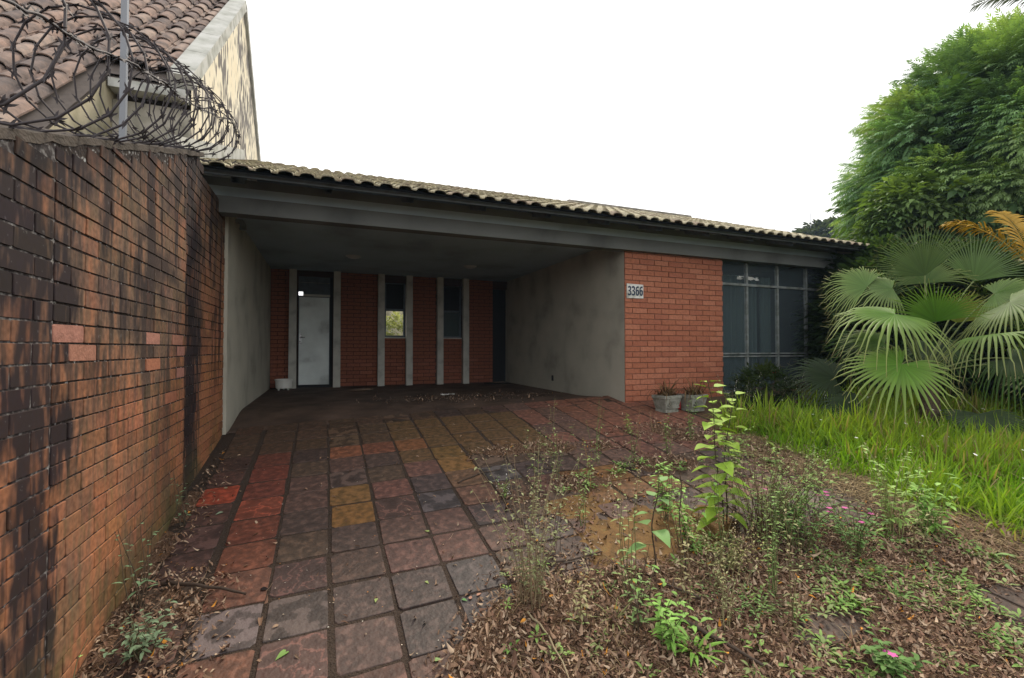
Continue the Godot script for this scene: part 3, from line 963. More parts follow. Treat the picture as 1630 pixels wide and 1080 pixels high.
	for k in 5:
		tag(put("upper_tiles", rest[k].mesh(), M.tiles[k], roof), "", "", "", "stuff")
	# long grey capping on the right half of the ridge
	var cp := MB.new()
	var yr: float = ry.call(z1)
	cp.box(Vector3(5.6, yr + 0.0, z1 - 0.12) + off, Vector3(9.46, yr + 0.075, z1 + 0.1) + off)
	put("ridge_capping", cp.mesh(), tri_tex(std(lin(0.33, 0.3, 0.27), 0.9), M.stain, 0.8, M.fine, 0.5), roof)
	# number plate, lamps and the socket are fixed to the house but things of their own
	var plate := thing("house_number_plate", "small white plate with the house number 3366 on the brick pillar", "number plate", Vector3(4.64, 1.8, -6.285))
	var mb := MB.new()
	mb.plate(Vector3.ZERO, Vector3.RIGHT, Vector3.UP, Vector3.BACK, PackedVector2Array([Vector2(-0.16, -0.118), Vector2(0.16, -0.112), Vector2(0.16, 0.112), Vector2(-0.16, 0.118)]), 0.004, 0.012, Color.WHITE, Vector3.RIGHT, Vector3.UP)
	put("plaque", mb.mesh(), M.white, plate)
	var tx := TextMesh.new()
	var fo := SystemFont.new()
	fo.font_names = PackedStringArray(["Droid Sans"])
	fo.font_weight = 700
	tx.font = fo
	tx.text = "3366"
	tx.font_size = 64
	tx.pixel_size = 0.0029
	tx.depth = 0.005
	var dg := put("digits", tx, std(lin(0.03, 0.045, 0.08), 0.6), plate, Vector3(0, 0, 0.003))
	dg.scale = Vector3(0.72, 1.12, 1)
	for l in [[Vector3(0.5, 2.632, -9.38), "round white ceiling lamp in the carport, in front of the white metal door"], [Vector3(2.87, 2.632, -9.61), "round white ceiling lamp in the carport, nearer the dark doorway"]]:
		var lm := MB.new()
		var n := 20
		var rings := [[0.0, -0.05], [0.06, -0.047], [0.1, -0.035], [0.125, -0.014], [0.14, -0.012], [0.14, 0.0]]
		for k in rings.size() - 1:
			for j in n:
				var a0 := TAU * j / n
				var a1 := TAU * (j + 1) / n
				var p := func(rr, aa): return Vector3(cos(aa) * rr[0], rr[1], sin(aa) * rr[0])
				lm.quad(p.call(rings[k], a0), p.call(rings[k], a1), p.call(rings[k + 1], a1), p.call(rings[k + 1], a0))
		var o := put("ceiling_lamp", lm.mesh(), std(lin(0.5, 0.52, 0.52), 0.4), null, l[0])
		tag(o, l[1], "ceiling lamp", "ceiling lamps in the carport")
	var so := MB.new()
	so.plate(Vector3.ZERO, Vector3(0, 0, 1), Vector3.UP, Vector3(-1, 0, 0), rough_rect(0.075, 0.115, 0.0, 0.01), 0.004, 0.012, Color.WHITE, Vector3.BACK, Vector3.UP)
	so.plate(Vector3(-0.004, 0, 0), Vector3(0, 0, 1), Vector3.UP, Vector3(-1, 0, 0), rough_rect(0.03, 0.05, 0.0, 0.01), 0.002, 0.006, Color.WHITE, Vector3.BACK, Vector3.UP)
	tag(put("wall_socket", so.mesh(), std(lin(0.03, 0.03, 0.035), 0.5), null, Vector3(4.437, 0.26, -8.86)), "small dark socket low on the carport's right wall", "socket")
	var sp := MB.new()
	sp.tube(PackedVector3Array([Vector3(0, 0, 0), Vector3(0.07, 0, 0), Vector3(0.09, -0.05, 0.02), Vector3(0.09, -0.11, 0.03)]), 0.03, 0.045, 8)
	tag(put("wall_lamp", sp.mesh(), M.frame, null, Vector3(-1.1, 2.56, -7.1)), "little grey spotlight high on the carport's left wall", "wall lamp")
	# back yard seen through the broken window
	var yw := box_mesh(Vector3(-2, -0.2, -0.1), Vector3(7, 2.3, 0.1))
	tag(put("back_yard_wall", yw, tri_tex(std(lin(0.62, 0.56, 0.44), 0.9), M.stain, 0.5), null, Vector3(0, 0, -17.5)), "pale rear garden wall seen through the broken carport window", "wall")

# ---------------------------------------------------------------- the neighbour's gable
func neighbour() -> void:
	var base := Vector3(-3.5, 0, -8.5)
	var nb := thing("neighbour_house", "old tall house over the wall, with brown clay tiles and a stained cream gable", "house", base)
	var off := -base
	var X := -1.5
	var s := 0.925
	var ye := func(z: float) -> float: return 3.97 + s * (-6.48 - z)
	var zr := -10.3
	var yr: float = ye.call(zr)
	# gable wall faces right
	var gm := std(Color.WHITE, 0.9)
	gm.albedo_texture = gable_skin()
	gm.texture_repeat = false
	var g := MB.new()
	var tx := Vector3(0, 0, -1.0 / 7.0)
	var ty := Vector3(0, -1.0 / 7.7, 0)
	var uo := Vector2(-6.4 / 7.0 + 8.5 / 7.0 * 0.0, 7.7 / 7.7) 
	uo.x = (-6.4 - 8.5 + 8.5) / 7.0
	uo.x = (-8.5 + 8.5 - 6.4) / 7.0
	# u = (-z - 6.4) / 7 with z measured in the scene: mesh z = z + 8.5
	uo.x = (8.5 - 6.4) / 7.0
	g.quad(Vector3(X, -0.5, -6.6) + off, Vector3(X, -0.5, -14.1) + off, Vector3(X, yr - 3.6, -14.1) + off, Vector3(X, ye.call(-6.6) - 0.05, -6.6) + off, Color.WHITE, tx, ty, uo)
	var i0 := g.v.size()
	for p in [Vector3(X, ye.call(-6.6) - 0.05, -6.6), Vector3(X, yr - 3.6, -14.1), Vector3(X, yr - 0.06, zr)]:
		var pp: Vector3 = p + off
		g.vert(pp, Vector3.RIGHT, uo + Vector2(pp.dot(tx), pp.dot(ty)))
	g.tri(i0, i0 + 1, i0 + 2)
	put("gable_wall", g.mesh(), gm, nb)
	# raised verge slabs
	for k in 5:
		var z0 := lerpf(-6.42, zr, k / 5.0) - 0.004
		var z1 := lerpf(-6.42, zr, (k + 1) / 5.0) + 0.004
		put("verge_slab", beam_mesh(Vector3(X - 0.07, ye.call(z0) + 0.05, z0) + off, Vector3(X - 0.07, ye.call(z1) + 0.05, z1) + off, 0.24, 0.16), M.verge, nb)
	for k in 4:
		var z0 := lerpf(zr, -14.2, k / 4.0) - 0.004
		var z1 := lerpf(zr, -14.2, (k + 1) / 4.0) + 0.004
		put("verge_slab", beam_mesh(Vector3(X - 0.07, yr + 0.05 - s * (zr - z0), z0) + off, Vector3(X - 0.07, yr + 0.05 - s * (zr - z1), z1) + off, 0.24, 0.16), M.verge, nb)
	put("flashing", beam_mesh(Vector3(X + 0.03, 2.97, -5.75) + off, Vector3(X + 0.03, 4.57, -10.2) + off, 0.06, 0.2), M.verge, nb)
	# front wall under the eaves
	put("front_wall", box_mesh(Vector3(-2.255, -0.5, -6.8) + off, Vector3(X - 0.003, 3.72, -6.6) + off), tri_tex(std(lin(0.42, 0.39, 0.34), 0.9), M.stain, 0.6, M.fine, 0.3), nb)
	var sr := MB.new()
	for q in [[-2.26, 1], [-2.4, -1]]:
		var p0 := Vector3(q[0], -0.5, -4.75) + off
		var p1 := Vector3(q[0], -0.5, -6.78) + off
		var p2 := Vector3(q[0], ye.call(-6.78) - 0.08, -6.78) + off
		var p3 := Vector3(q[0], ye.call(-4.75) - 0.08, -4.75) + off
		if q[1] > 0:
			sr.quad(p0, p1, p2, p3)
		else:
			sr.quad(p1, p0, p3, p2)
	sr.quad(Vector3(-2.4, -0.5, -4.75) + off, Vector3(-2.26, -0.5, -4.75) + off, Vector3(-2.26, ye.call(-4.75) - 0.08, -4.75) + off, Vector3(-2.4, ye.call(-4.75) - 0.08, -4.75) + off)
	put("side_return", sr.mesh(), tri_tex(std(lin(0.52, 0.46, 0.33), 0.9), M.stain, 0.6), nb)
	put("left_front_wall", box_mesh(Vector3(-12.0, -0.5, -5.3) + off, Vector3(-2.46, 2.2, -5.1) + off), M.paint, nb)
	put("far_wall", box_mesh(Vector3(-12.0, -0.5, -14.1) + off, Vector3(X - 0.01, 3.6, -13.9) + off), M.paint, nb)
	put("gutter", box_mesh(Vector3(-2.24, 3.78, -6.6) + off, Vector3(X - 0.02, 3.88, -6.42) + off), M.verge, nb)
	# roof
	var d := MB.new()
	for pr in [[-0.03, 1], [-0.07, -1]]:
		var dy: float = pr[0]
		var f := func(x: float, z: float) -> Vector3: return Vector3(x, (ye.call(z) if z > zr else yr - s * (zr - z)) + dy, z) + off
		for r in [[-2.25, X - 0.02, -6.5, zr], [-12.0, -2.25, -4.6, zr], [-12.0, X - 0.02, zr, -14.2]]:
			var a = f.call(r[0], r[2]); var b = f.call(r[1], r[2]); var c = f.call(r[1], r[3]); var e = f.call(r[0], r[3])
			if pr[1] > 0:
				d.quad(a, b, c, e)
			else:
				d.quad(b, a, e, c)
	var roof := put("roof", d.mesh(), tri_tex(std(lin(0.11, 0.09, 0.08), 0.9), M.grain, 1.0), nb)
	var w := 0.245
	var tm := tile_mesh(w, 0.42, 0.06)
	var ang := atan(s)
	var rest := []
	for k in 5:
		rest.append(MB.new())
	var n := 0
	for row in 20:
		var z := -4.62 - row * 0.295
		for c in 41:
			var x := -1.81 - c * w
			if z > -6.45 and x > -2.33:
				continue
			if z < zr + 0.1:
				continue
			var o := Vector3(x + R.randf_range(-0.012, 0.012), ye.call(z) + 0.02 + R.randf_range(-0.008, 0.008), z) + off
			var bs := Basis(Vector3.RIGHT, ang - 0.02 + R.randf_range(-0.02, 0.02)) * Basis(Vector3.UP, R.randf_range(-0.04, 0.04))
			var k := R.randi_range(0, 4)
			if c < 18 and n < 300 and z < -5.2:
				put("roof_tile", tm, M.old_tiles[k], roof).transform = Transform3D(bs, o)
				n += 1
			else:
				merge(rest[k], tm, Transform3D(bs, o))
	for k in 5:
		tag(put("far_tiles", rest[k].mesh(), M.old_tiles[k], roof), "", "", "", "stuff")
	for c in 26:
		var x := -1.9 - c * 0.36
		var rd := MB.new()
		var prev := []
		for j in 7:
			var a := PI * j / 6.0
			prev.append(Vector3(0, sin(a) * 0.1 + 0.02, cos(a) * 0.13))
		for j in 6:
			rd.quad(prev[j] + Vector3(-0.19, 0, 0), prev[j] + Vector3(0.19, 0.015, 0), prev[j + 1] + Vector3(0.19, 0.015, 0), prev[j + 1] + Vector3(-0.19, 0, 0))
		put("ridge_tile", rd.mesh(), M.old_tiles[c % 5], roof, Vector3(x, yr + 0.02, zr) + off)

func gable_skin() -> ImageTexture:   # cream limewash flaking to dark mould in upright streaks: 7 m along, 7.7 m high
	var w := 420
	var h := 460
	var nz := FastNoiseLite.new()
	nz.seed = 81; nz.frequency = 0.12; nz.fractal_octaves = 5
	var im := nz.get_image(w, h / 3)
	im.resize(w, h, Image.INTERPOLATE_CUBIC)
	var a := im.get_data()
	nz.seed = 82; nz.frequency = 0.012
	var b := nz.get_image(w, h).get_data()
	var out := PackedByteArray()
	out.resize(w * h * 3)
	for i in w * h:
		var y := 7.7 - (i / w) * 7.7 / h
		var z := -6.4 - (i % w) * 7.0 / w
		var low := smoothstep(4.6, 3.4, y) * 0.12
		var band := exp(-pow((z + 10.6) / 1.2, 2.0)) * 0.16 + exp(-pow((z + 8.4) / 0.5, 2.0)) * 0.1
		var t := clampf((a[i] / 255.0 * 0.75 + b[i] / 255.0 * 0.45 + low + band - 0.67) * 9.0, 0.0, 1.0)
		if z < -12.0:
			t *= 0.25
		var c := Vector3(0.74, 0.65, 0.47).lerp(Vector3(0.78, 0.73, 0.61), b[i] / 255.0).lerp(Vector3(0.11, 0.10, 0.10), t * 0.92)
		var g := Color(c.x, c.y, c.z).linear_to_srgb()
		out[i * 3] = int(g.r * 255); out[i * 3 + 1] = int(g.g * 255); out[i * 3 + 2] = int(g.b * 255)
	return ImageTexture.create_from_image(Image.create_from_data(w, h, false, Image.FORMAT_RGB8, out))

func beam_mesh(a: Vector3, b: Vector3, wide: float, tall: float) -> ArrayMesh:   # a bar from a to b, wide across x
	var mb := MB.new()
	var t := (b - a).normalized()
	var sx := Vector3.RIGHT * wide / 2
	var up := Vector3.RIGHT.cross(t).normalized()
	if up.y < 0:
		up = -up
	up *= tall / 2
	mb.quad(a - sx + up, a + sx + up, b + sx + up, b - sx + up)
	mb.quad(a + sx - up, a - sx - up, b - sx - up, b + sx - up)
	mb.quad(a + sx - up, b + sx - up, b + sx + up, a + sx + up)
	mb.quad(b - sx - up, a - sx - up, a - sx + up, b - sx + up)
	mb.quad(a - sx - up, a + sx - up, a + sx + up, a - sx + up)
	mb.quad(b + sx - up, b - sx - up, b - sx + up, b + sx + up)
	return mb.mesh()

# ---------------------------------------------------------------- razor wire and its post
func razor_wire() -> void:
	var rz := thing("razor_wire_coil", "coil of rusty razor wire stretched along the top of the brick wall", "razor wire", Vector3(-1.16, 1.9, -3.0))
	var off := -rz.position
	for s in 2:
		var pts := PackedVector3Array()
		var turns := 17.0 if s == 0 else 9.0
		var n := int(turns * 32)
		for i in n + 1:
			var t := float(i) / n
			var z := lerpf(-1.7, -6.0, pow(t, 0.8)) + 0.05 * sin(t * 40.0 + s)
			var a := TAU * turns * t * + s * 2.1
			var r := lerpf(0.36, 0.31, t) * (1.0 + 0.07 * patchy.get_noise_1d(t * 260 + s * 77))
			var wt := wall_top(maxf(z, -5.3)) + (maxf(0.0, -5.3 - z)) * 0.12
			pts.append(Vector3(-1.17 + cos(a) * r * 0.92 + 0.03 * patchy.get_noise_1d(t * 200 + 9), wt + r + 0.0 + sin(a) * r, z + 0.06 * patchy.get_noise_1d(t * 300 + s * 31)) + off)
		var wm := MB.new()
		wm.tube(pts, 0.0056, 0.0056, 5, Color.WHITE, false)
		put("wire", wm.mesh(), M.wire, rz)
		var bm := MB.new()
		var run := 0.0
		for i in range(1, pts.size() - 1):
			run += pts[i].distance_to(pts[i - 1])
			if run < 0.06:
				continue
			run = 0.0
			var d := (pts[i + 1] - pts[i]).normalized()
			var side := d.cross(Vector3(0.3, 0.4, 0.86)).normalized().rotated(d, R.randf() * TAU)
			var up := d.cross(side)
			for g in [-1.0, 1.0]:
				var p0 := pts[i]
				var q0: Vector3 = p0 + side * 0.004 * g
				bm.quad(q0 - d * 0.010, q0 + d * 0.010, q0 + side * 0.016 * g + d * 0.030, q0 + side * 0.014 * g + d * 0.014)
				bm.quad(q0 + d * 0.010, q0 - d * 0.010, q0 + side * 0.016 * g - d * 0.030, q0 + side * 0.014 * g - d * 0.014)
				bm.quad(q0 - d * 0.012 - up * 0.003, q0 + d * 0.012 - up * 0.003, q0 + d * 0.012 + up * 0.004 + side * 0.008 * g, q0 - d * 0.012 + up * 0.004 + side * 0.008 * g)
		tag(put("barbs", bm.mesh(), M.wire, rz), "", "", "", "stuff")
	var po := MB.new()
	po.box(Vector3(-0.016, -0.15, -0.003), Vector3(0.016, 3.2, 0.003))
	po.box(Vector3(0.011, -0.15, -0.03), Vector3(0.016, 3.2, -0.0032))
	var post := put("metal_post", po.mesh(), M.post, null, Vector3(-1.2, 2.16, -3.66))
	tag(post, "tall grey angle-iron post standing on the brick wall inside the razor wire", "post")

# ---------------------------------------------------------------- trees
func spray_mesh(len: float, pairs: int, ll: float, lw: float, droop: float) -> ArrayMesh:   # a twig with paired leaflets, along +z, up +y
	var mb := MB.new()
	for k in pairs:
		var t := (k + 0.6) / pairs
		var p := Vector3(0, -droop * len * t * t, len * t)
		for s in [-1.0, 1.0]:
			var d := Vector3(s * (0.95 - 0.35 * t), -0.18 - 0.4 * t, 0.55 + 0.3 * t).normalized()
			var g := R.randf_range(0.8, 1.15)
			mb.leaf(p, d, Vector3(R.randf_range(-0.35, 0.35), 1, R.randf_range(-0.35, 0.35)).normalized(), ll * (1.0 - 0.35 * absf(t - 0.45)), lw, 0, 2, 0.3, 0.15, Color(g, g, g))
	mb.leaf(Vector3(0, -droop * len, len), Vector3(0, -0.6, 0.8).normalized(), Vector3.UP, ll, lw, 0, 2, 0.2, 0.15, Color.WHITE)
	return mb.mesh()

func crown(o: Node3D, center: Vector3, rad: Vector3, clumps: int, per: int, clump_r: float, mesh: ArrayMesh, cols: Array, size := Vector2(0.8, 1.25), y_min := -99.0, taper := 0.0) -> void:
	var where := []
	var cs := []
	for i in clumps:
		var yy := 1.0 - 2.0 * (i + 0.5) / clumps
		var th := i * 2.39996 + R.randf_range(-0.3, 0.3)
		var d := Vector3(cos(th) * sqrt(1 - yy * yy), yy, sin(th) * sqrt(1 - yy * yy))
		var rr := R.randf_range(0.78, 1.0)
		var nar := 1.0 - taper * maxf(d.y, 0.0)
		var cc := center + Vector3(d.x * rad.x * nar, d.y * rad.y, d.z * rad.z * nar) * rr
		if cc.y < y_min:
			continue
		var cr := clump_r * R.randf_range(0.7, 1.25)
		var tone := R.randf_range(0.75, 1.2)
		var base: Color = cols[R.randi_range(0, cols.size() - 1)]
		for k in per:
			var e := Vector3(R.randfn(), R.randfn(), R.randfn()).normalized()
			if e.dot(d) < -0.45:
				e = -e
			var p := cc + e * cr * Vector3(1, 0.75, 1) * pow(R.randf(), 0.35)
			var fwd := (e * 0.8 + d * 0.5 + Vector3(R.randf_range(-0.5, 0.5), -0.15, R.randf_range(-0.5, 0.5))).normalized()
			var b := Basis.looking_at(-fwd, Vector3.UP if absf(fwd.y) < 0.95 else Vector3.RIGHT)
			b = b * Basis(Vector3.FORWARD, R.randf_range(-0.5, 0.5))
			var sc := R.randf_range(size.x, size.y)
			where.append(Transform3D(b.scaled(Vector3.ONE * sc), p))
			var g := tone * R.randf_range(0.8, 1.2)
			cs.append(Color(base.r * g, base.g * g, base.b * g))
	tag(many("crown", mesh, M.crown, where, cs, o), "", "", "", "stuff")

func trunk(o: Node3D, h: float, r: float, limbs: int, spread: float) -> void:
	var t := MB.new()
	var pts := PackedVector3Array()
	for i in 7:
		pts.append(Vector3(0.12 * sin(i * 1.1), h * i / 6.0, 0.1 * cos(i * 0.9)))
	t.tube(pts, r, r * 0.4, 9)
	put("trunk", t.mesh(), M.bark, o)
	for k in limbs:
		var l := MB.new()
		var a := TAU * k / limbs + R.randf_range(-0.3, 0.3)
		var y0 := h * R.randf_range(0.3, 0.7)
		var lp := PackedVector3Array()
		for i in 5:
			var u := i / 4.0
			lp.append(Vector3(cos(a) * spread * u, y0 + spread * 0.7 * u * u + 0.3 * u, sin(a) * spread * u))
		l.tube(lp, r * 0.42, r * 0.1, 6)
		put("limb", l.mesh(), M.bark, o)

func trees() -> void:
	var sp := spray_mesh(0.46, 7, 0.15, 0.04, 0.3)
	var t := thing("evergreen_tree", "big dense rounded tree with drooping leaf sprays behind the fan palms", "tree", Vector3(16.9, 0.2, -6.15))
	trunk(t, 6.5, 0.32, 6, 2.8)
	crown(t, Vector3(0, 4.45, 0), Vector3(3.75, 4.25, 3.75), 190, 240, 0.8, sp, [Color(0.25, 0.41, 0.18), Color(0.20, 0.35, 0.17), Color(0.33, 0.48, 0.2), Color(0.17, 0.30, 0.16)], Vector2(0.6, 1.0), -99.0, 0.06)
	# darker sprays that fill the inside of the crown
	var sp2 := spray_mesh(0.8, 5, 0.34, 0.13, 0.2)
	crown(t, Vector3(0, 4.0, 0), Vector3(2.7, 3.2, 2.7), 60, 45, 1.1, sp2, [Color(0.09, 0.17, 0.06)], Vector2(0.8, 1.25), -99.0, 0.06)
	# far off: a dark round treetop with an aerial beside it
	var f := thing("distant_tree", "dull dark treetop far off beyond the roof's right end", "tree", Vector3(60.5, 0, -41.0))
	trunk(f, 13.0, 0.5, 5, 3.5)
	var fs := spray_mesh(1.1, 4, 0.55, 0.26, 0.2)
	crown(f, Vector3(0, 13.0, 0), Vector3(3.6, 2.9, 3.4), 60, 60, 1.5, fs, [Color(0.065, 0.085, 0.06), Color(0.055, 0.07, 0.055)])
	crown(f, Vector3(-4.0, 12.0, -0.4), Vector3(2.2, 2.3, 2.2), 30, 60, 1.2, fs, [Color(0.065, 0.085, 0.06), Color(0.06, 0.08, 0.055)])
	var an := MB.new()
	an.tube(PackedVector3Array([Vector3(0, 0, 0), Vector3(-0.25, 18.2, 0)]), 0.06, 0.04, 5)
	tag(put("antenna_mast", an.mesh(), M.metal, null, Vector3(57.6, 0.0, -41.3)), "thin leaning aerial mast above the distant treetop", "mast")
	# a lighter big-leaved shrub in front of the tree
	var bl := MB.new()
	for k in 5:
		bl.leaf(Vector3(0, 0, 0.06 * k), Vector3(sin(k * 2.4) * 0.8, -0.25, 0.6).normalized(), Vector3.UP, 0.17, 0.09, 1, 3, 0.35, 0.12, Color.WHITE)
	var s := thing("light_green_shrub", "pale green broad-leaved shrub growing between the big tree and the fan palm", "shrub", Vector3(12.6, 0.2, -6.6))
	trunk(s, 3.2, 0.06, 4, 0.8)
	crown(s, Vector3(0.1, 3.7, 0), Vector3(0.8, 0.75, 0.8), 26, 34, 0.36, bl.mesh(), [Color(0.15, 0.23, 0.075), Color(0.12, 0.2, 0.07)])
	var s2 := thing("lower_light_shrub", "pale green broad-leaved shrub at the corner of the house roof", "shrub", Vector3(12.2, 0.2, -6.9))
	trunk(s2, 2.5, 0.06, 4, 0.8)
	crown(s2, Vector3(0, 2.8, 0), Vector3(0.5, 0.7, 0.5), 22, 34, 0.3, bl.mesh(), [Color(0.12, 0.2, 0.065), Color(0.1, 0.17, 0.06)])
	# dark bushes added to fill the gap beside the house, shade in their colour
	var hl := MB.new()
	for k in 6:
		hl.leaf(Vector3(0, 0, 0.05 * k), Vector3(sin(k * 2.4) * 0.8, 0.1, 0.6).normalized(), Vector3.UP, 0.16, 0.06, 0, 2, 0.3, 0.12, Color.WHITE)
	for q in [[Vector3(10.6, 0.2, -5.0), "dark leafy bush at the house's right corner behind the palms", Vector3(0.8, 1.15, 0.9)], [Vector3(12.2, 0.2, -3.6), "dark leafy bush at the far right behind the yellow palm frond", Vector3(1.2, 1.4, 1.4)], [Vector3(11.8, 0.2, -5.4), "dark leafy bush under the big tree", Vector3(1.1, 1.25, 1.2)], [Vector3(9.35, 0.1, -5.5), "added dark bush standing for shade at the right end of the wide window", Vector3(0.4, 1.05, 0.35)], [Vector3(9.9, 0.1, -5.9), "added dark bush standing for shade beside the house's right corner under the eaves", Vector3(0.6, 1.35, 0.6)], [Vector3(9.6, 0.1, -2.2), "dark low bush at the right edge of the lawn", Vector3(0.7, 0.7, 0.9)]]:
		var hb := thing("dark_bush", q[1], "bush", q[0], "dark bushes behind the palms")
		trunk(hb, 1.2, 0.05, 4, 0.5)
		crown(hb, Vector3(0, q[2].y * 0.8, 0), q[2], 90, 90, 0.5, hl.mesh(), [Color(0.04, 0.075, 0.028), Color(0.055, 0.095, 0.035)])
	# backyard greenery seen through the broken pane
	var yb := thing("back_yard_bush", "sunlit bush in the back yard seen through the broken carport window", "bush", Vector3(1.9, 0, -16.2))
	trunk(yb, 1.0, 0.04, 3, 0.3)
	crown(yb, Vector3(0.2, 1.0, 0), Vector3(0.8, 0.75, 0.5), 16, 40, 0.3, hl.mesh(), [Color(0.3, 0.33, 0.2), Color(0.38, 0.4, 0.28)])
	# feathery palm whose tips reach into the top right corner
	var pc := thing("tall_feather_palm", "tall feather palm whose grey-green frond tips rise behind the big tree", "palm", Vector3(22.2, 0, -7.3))
	var tr := MB.new()
	tr.tube(PackedVector3Array([Vector3(0, 0, 0), Vector3(0.15, 6, 0.1), Vector3(0, 12.0, 0)]), 0.26, 0.16, 9)
	put("trunk", tr.mesh(), M.bark, pc)
	for k in 11:
		var fm := MB.new()
		var a := TAU * k / 11.0 + 0.2
		pinnate(fm, Vector3(0, 12.0, 0), Vector3(cos(a), 0.75 + 0.4 * sin(k * 2.1), sin(a)).normalized(), 3.2, 30, 0.75, 0.05, 0.45, Color(0.09, 0.12, 0.085), Color(0.11, 0.14, 0.1))
		put("frond", fm.mesh(), M.leaf, pc)

func pinnate(mb: MB, base: Vector3, dir: Vector3, length: float, pairs: int, ll: float, lw: float, droop: float, col: Color, tip: Color) -> void:
	var pts := PackedVector3Array()
	for i in 13:
		var t := i / 12.0
		pts.append(base + dir * length * t + Vector3.DOWN * droop * length * t * t)
	mb.tube(pts, 0.014, 0.004, 4, col)
	var side := dir.cross(Vector3.UP).normalized()
	for i in pairs:
		var t := 0.12 + 0.88 * i / pairs
		var p := base + dir * length * t + Vector3.DOWN * droop * length * t * t
		var tan := (dir + Vector3.DOWN * 2.0 * droop * t).normalized()
		var up := side.cross(tan).normalized()
		for s in [-1.0, 1.0]:
			var d: Vector3 = (side * s * 0.85 + tan * 0.55 + up * R.randf_range(0.1, 0.35)).normalized()
			mb.leaf(p, d, up, ll * (sin(PI * (0.15 + 0.8 * t)) * 0.8 + 0.25) * R.randf_range(0.85, 1.1), lw, 3, 4, 0.3 + R.randf() * 0.2, 0.25, col, tip)

# ---------------------------------------------------------------- garden: palms, lawn, planters
func fan_leaf(o: Node3D, root: Vector3, hub: Vector3, facing: Vector3, out_dir: Vector3, rad: float, spread: float, segs: int, droop: float, col: Color, tip: Color) -> void:
	# a fan: blades radiate from the hub in the plane across "facing", centred on out_dir
	var st := MB.new()
	var mid := (root + hub) / 2 + Vector3(0, 0.18, 0) * (hub - root).length()
	var pts := PackedVector3Array()
	for i in 7:
		var t := i / 6.0
		pts.append(root.lerp(mid, t).lerp(mid.lerp(hub, t), t))
	st.tube(pts, 0.013, 0.008, 5, Color(0.14, 0.17, 0.06))
	var mb := MB.new()
	var f := facing.normalized()
	var u := (out_dir - f * out_dir.dot(f)).normalized()
	var w := f.cross(u)
	for i in segs:
		var a := (float(i) / (segs - 1) - 0.5) * spread
		var d := (u * cos(a) + w * sin(a) + f * 0.10 * cos(a * 1.3)).normalized()
		var side := d.cross(f).normalized()
		var ll := rad * (0.80 + 0.2 * cos(a * 0.8)) * R.randf_range(0.92, 1.06)
		var wid := ll * spread / segs * 0.56
		var g := R.randf_range(0.85, 1.15)
		var c0 := Color(col.r * g, col.g * g, col.b * g)
		var c1 := Color(tip.r * g, tip.g * g, tip.b * g)
		var n := 8
		var i0 := mb.v.size()
		for k in n + 1:
			var t := float(k) / n
			var dr := pow(maxf(0.0, t - 0.4), 1.6) * droop * R.randf_range(0.7, 1.2) * 1.25
			var cc := hub + d * ll * t * (1.0 - 0.25 * dr) + Vector3.DOWN * dr * ll
			var tan := (d + Vector3.DOWN * 1.8 * droop * pow(maxf(0.0, t - 0.4), 0.8)).normalized()
			var nn := side.cross(tan).normalized()
			var hw := wid * (t if t < 0.38 else 0.38 * pow((1.0 - t) / 0.62, 1.1)) + 0.0015
			var pleat := hw * (0.55 if t < 0.6 else 0.35)
			var cl := c0.lerp(c1, t * t)
			if t > 0.93:
				cl = cl.lerp(Color(0.28, 0.2, 0.1), 0.7)
			mb.vert(cc - side * hw - nn * pleat, (nn - side * 0.5).normalized(), Vector2(0, t), cl)
			mb.vert(cc, nn, Vector2(0.5, t), cl)
			mb.vert(cc + side * hw - nn * pleat, (nn + side * 0.5).normalized(), Vector2(1, t), cl)
		for k in n:
			var p := i0 + k * 3
			mb.tri(p, p + 1, p + 4); mb.tri(p, p + 4, p + 3)
			mb.tri(p + 1, p + 2, p + 5); mb.tri(p + 1, p + 5, p + 4)
	var leaf := put("fan_leaf", mb.mesh(), M.leaf, o)
	put("leaf_stalk", st.mesh(), M.stem, leaf)

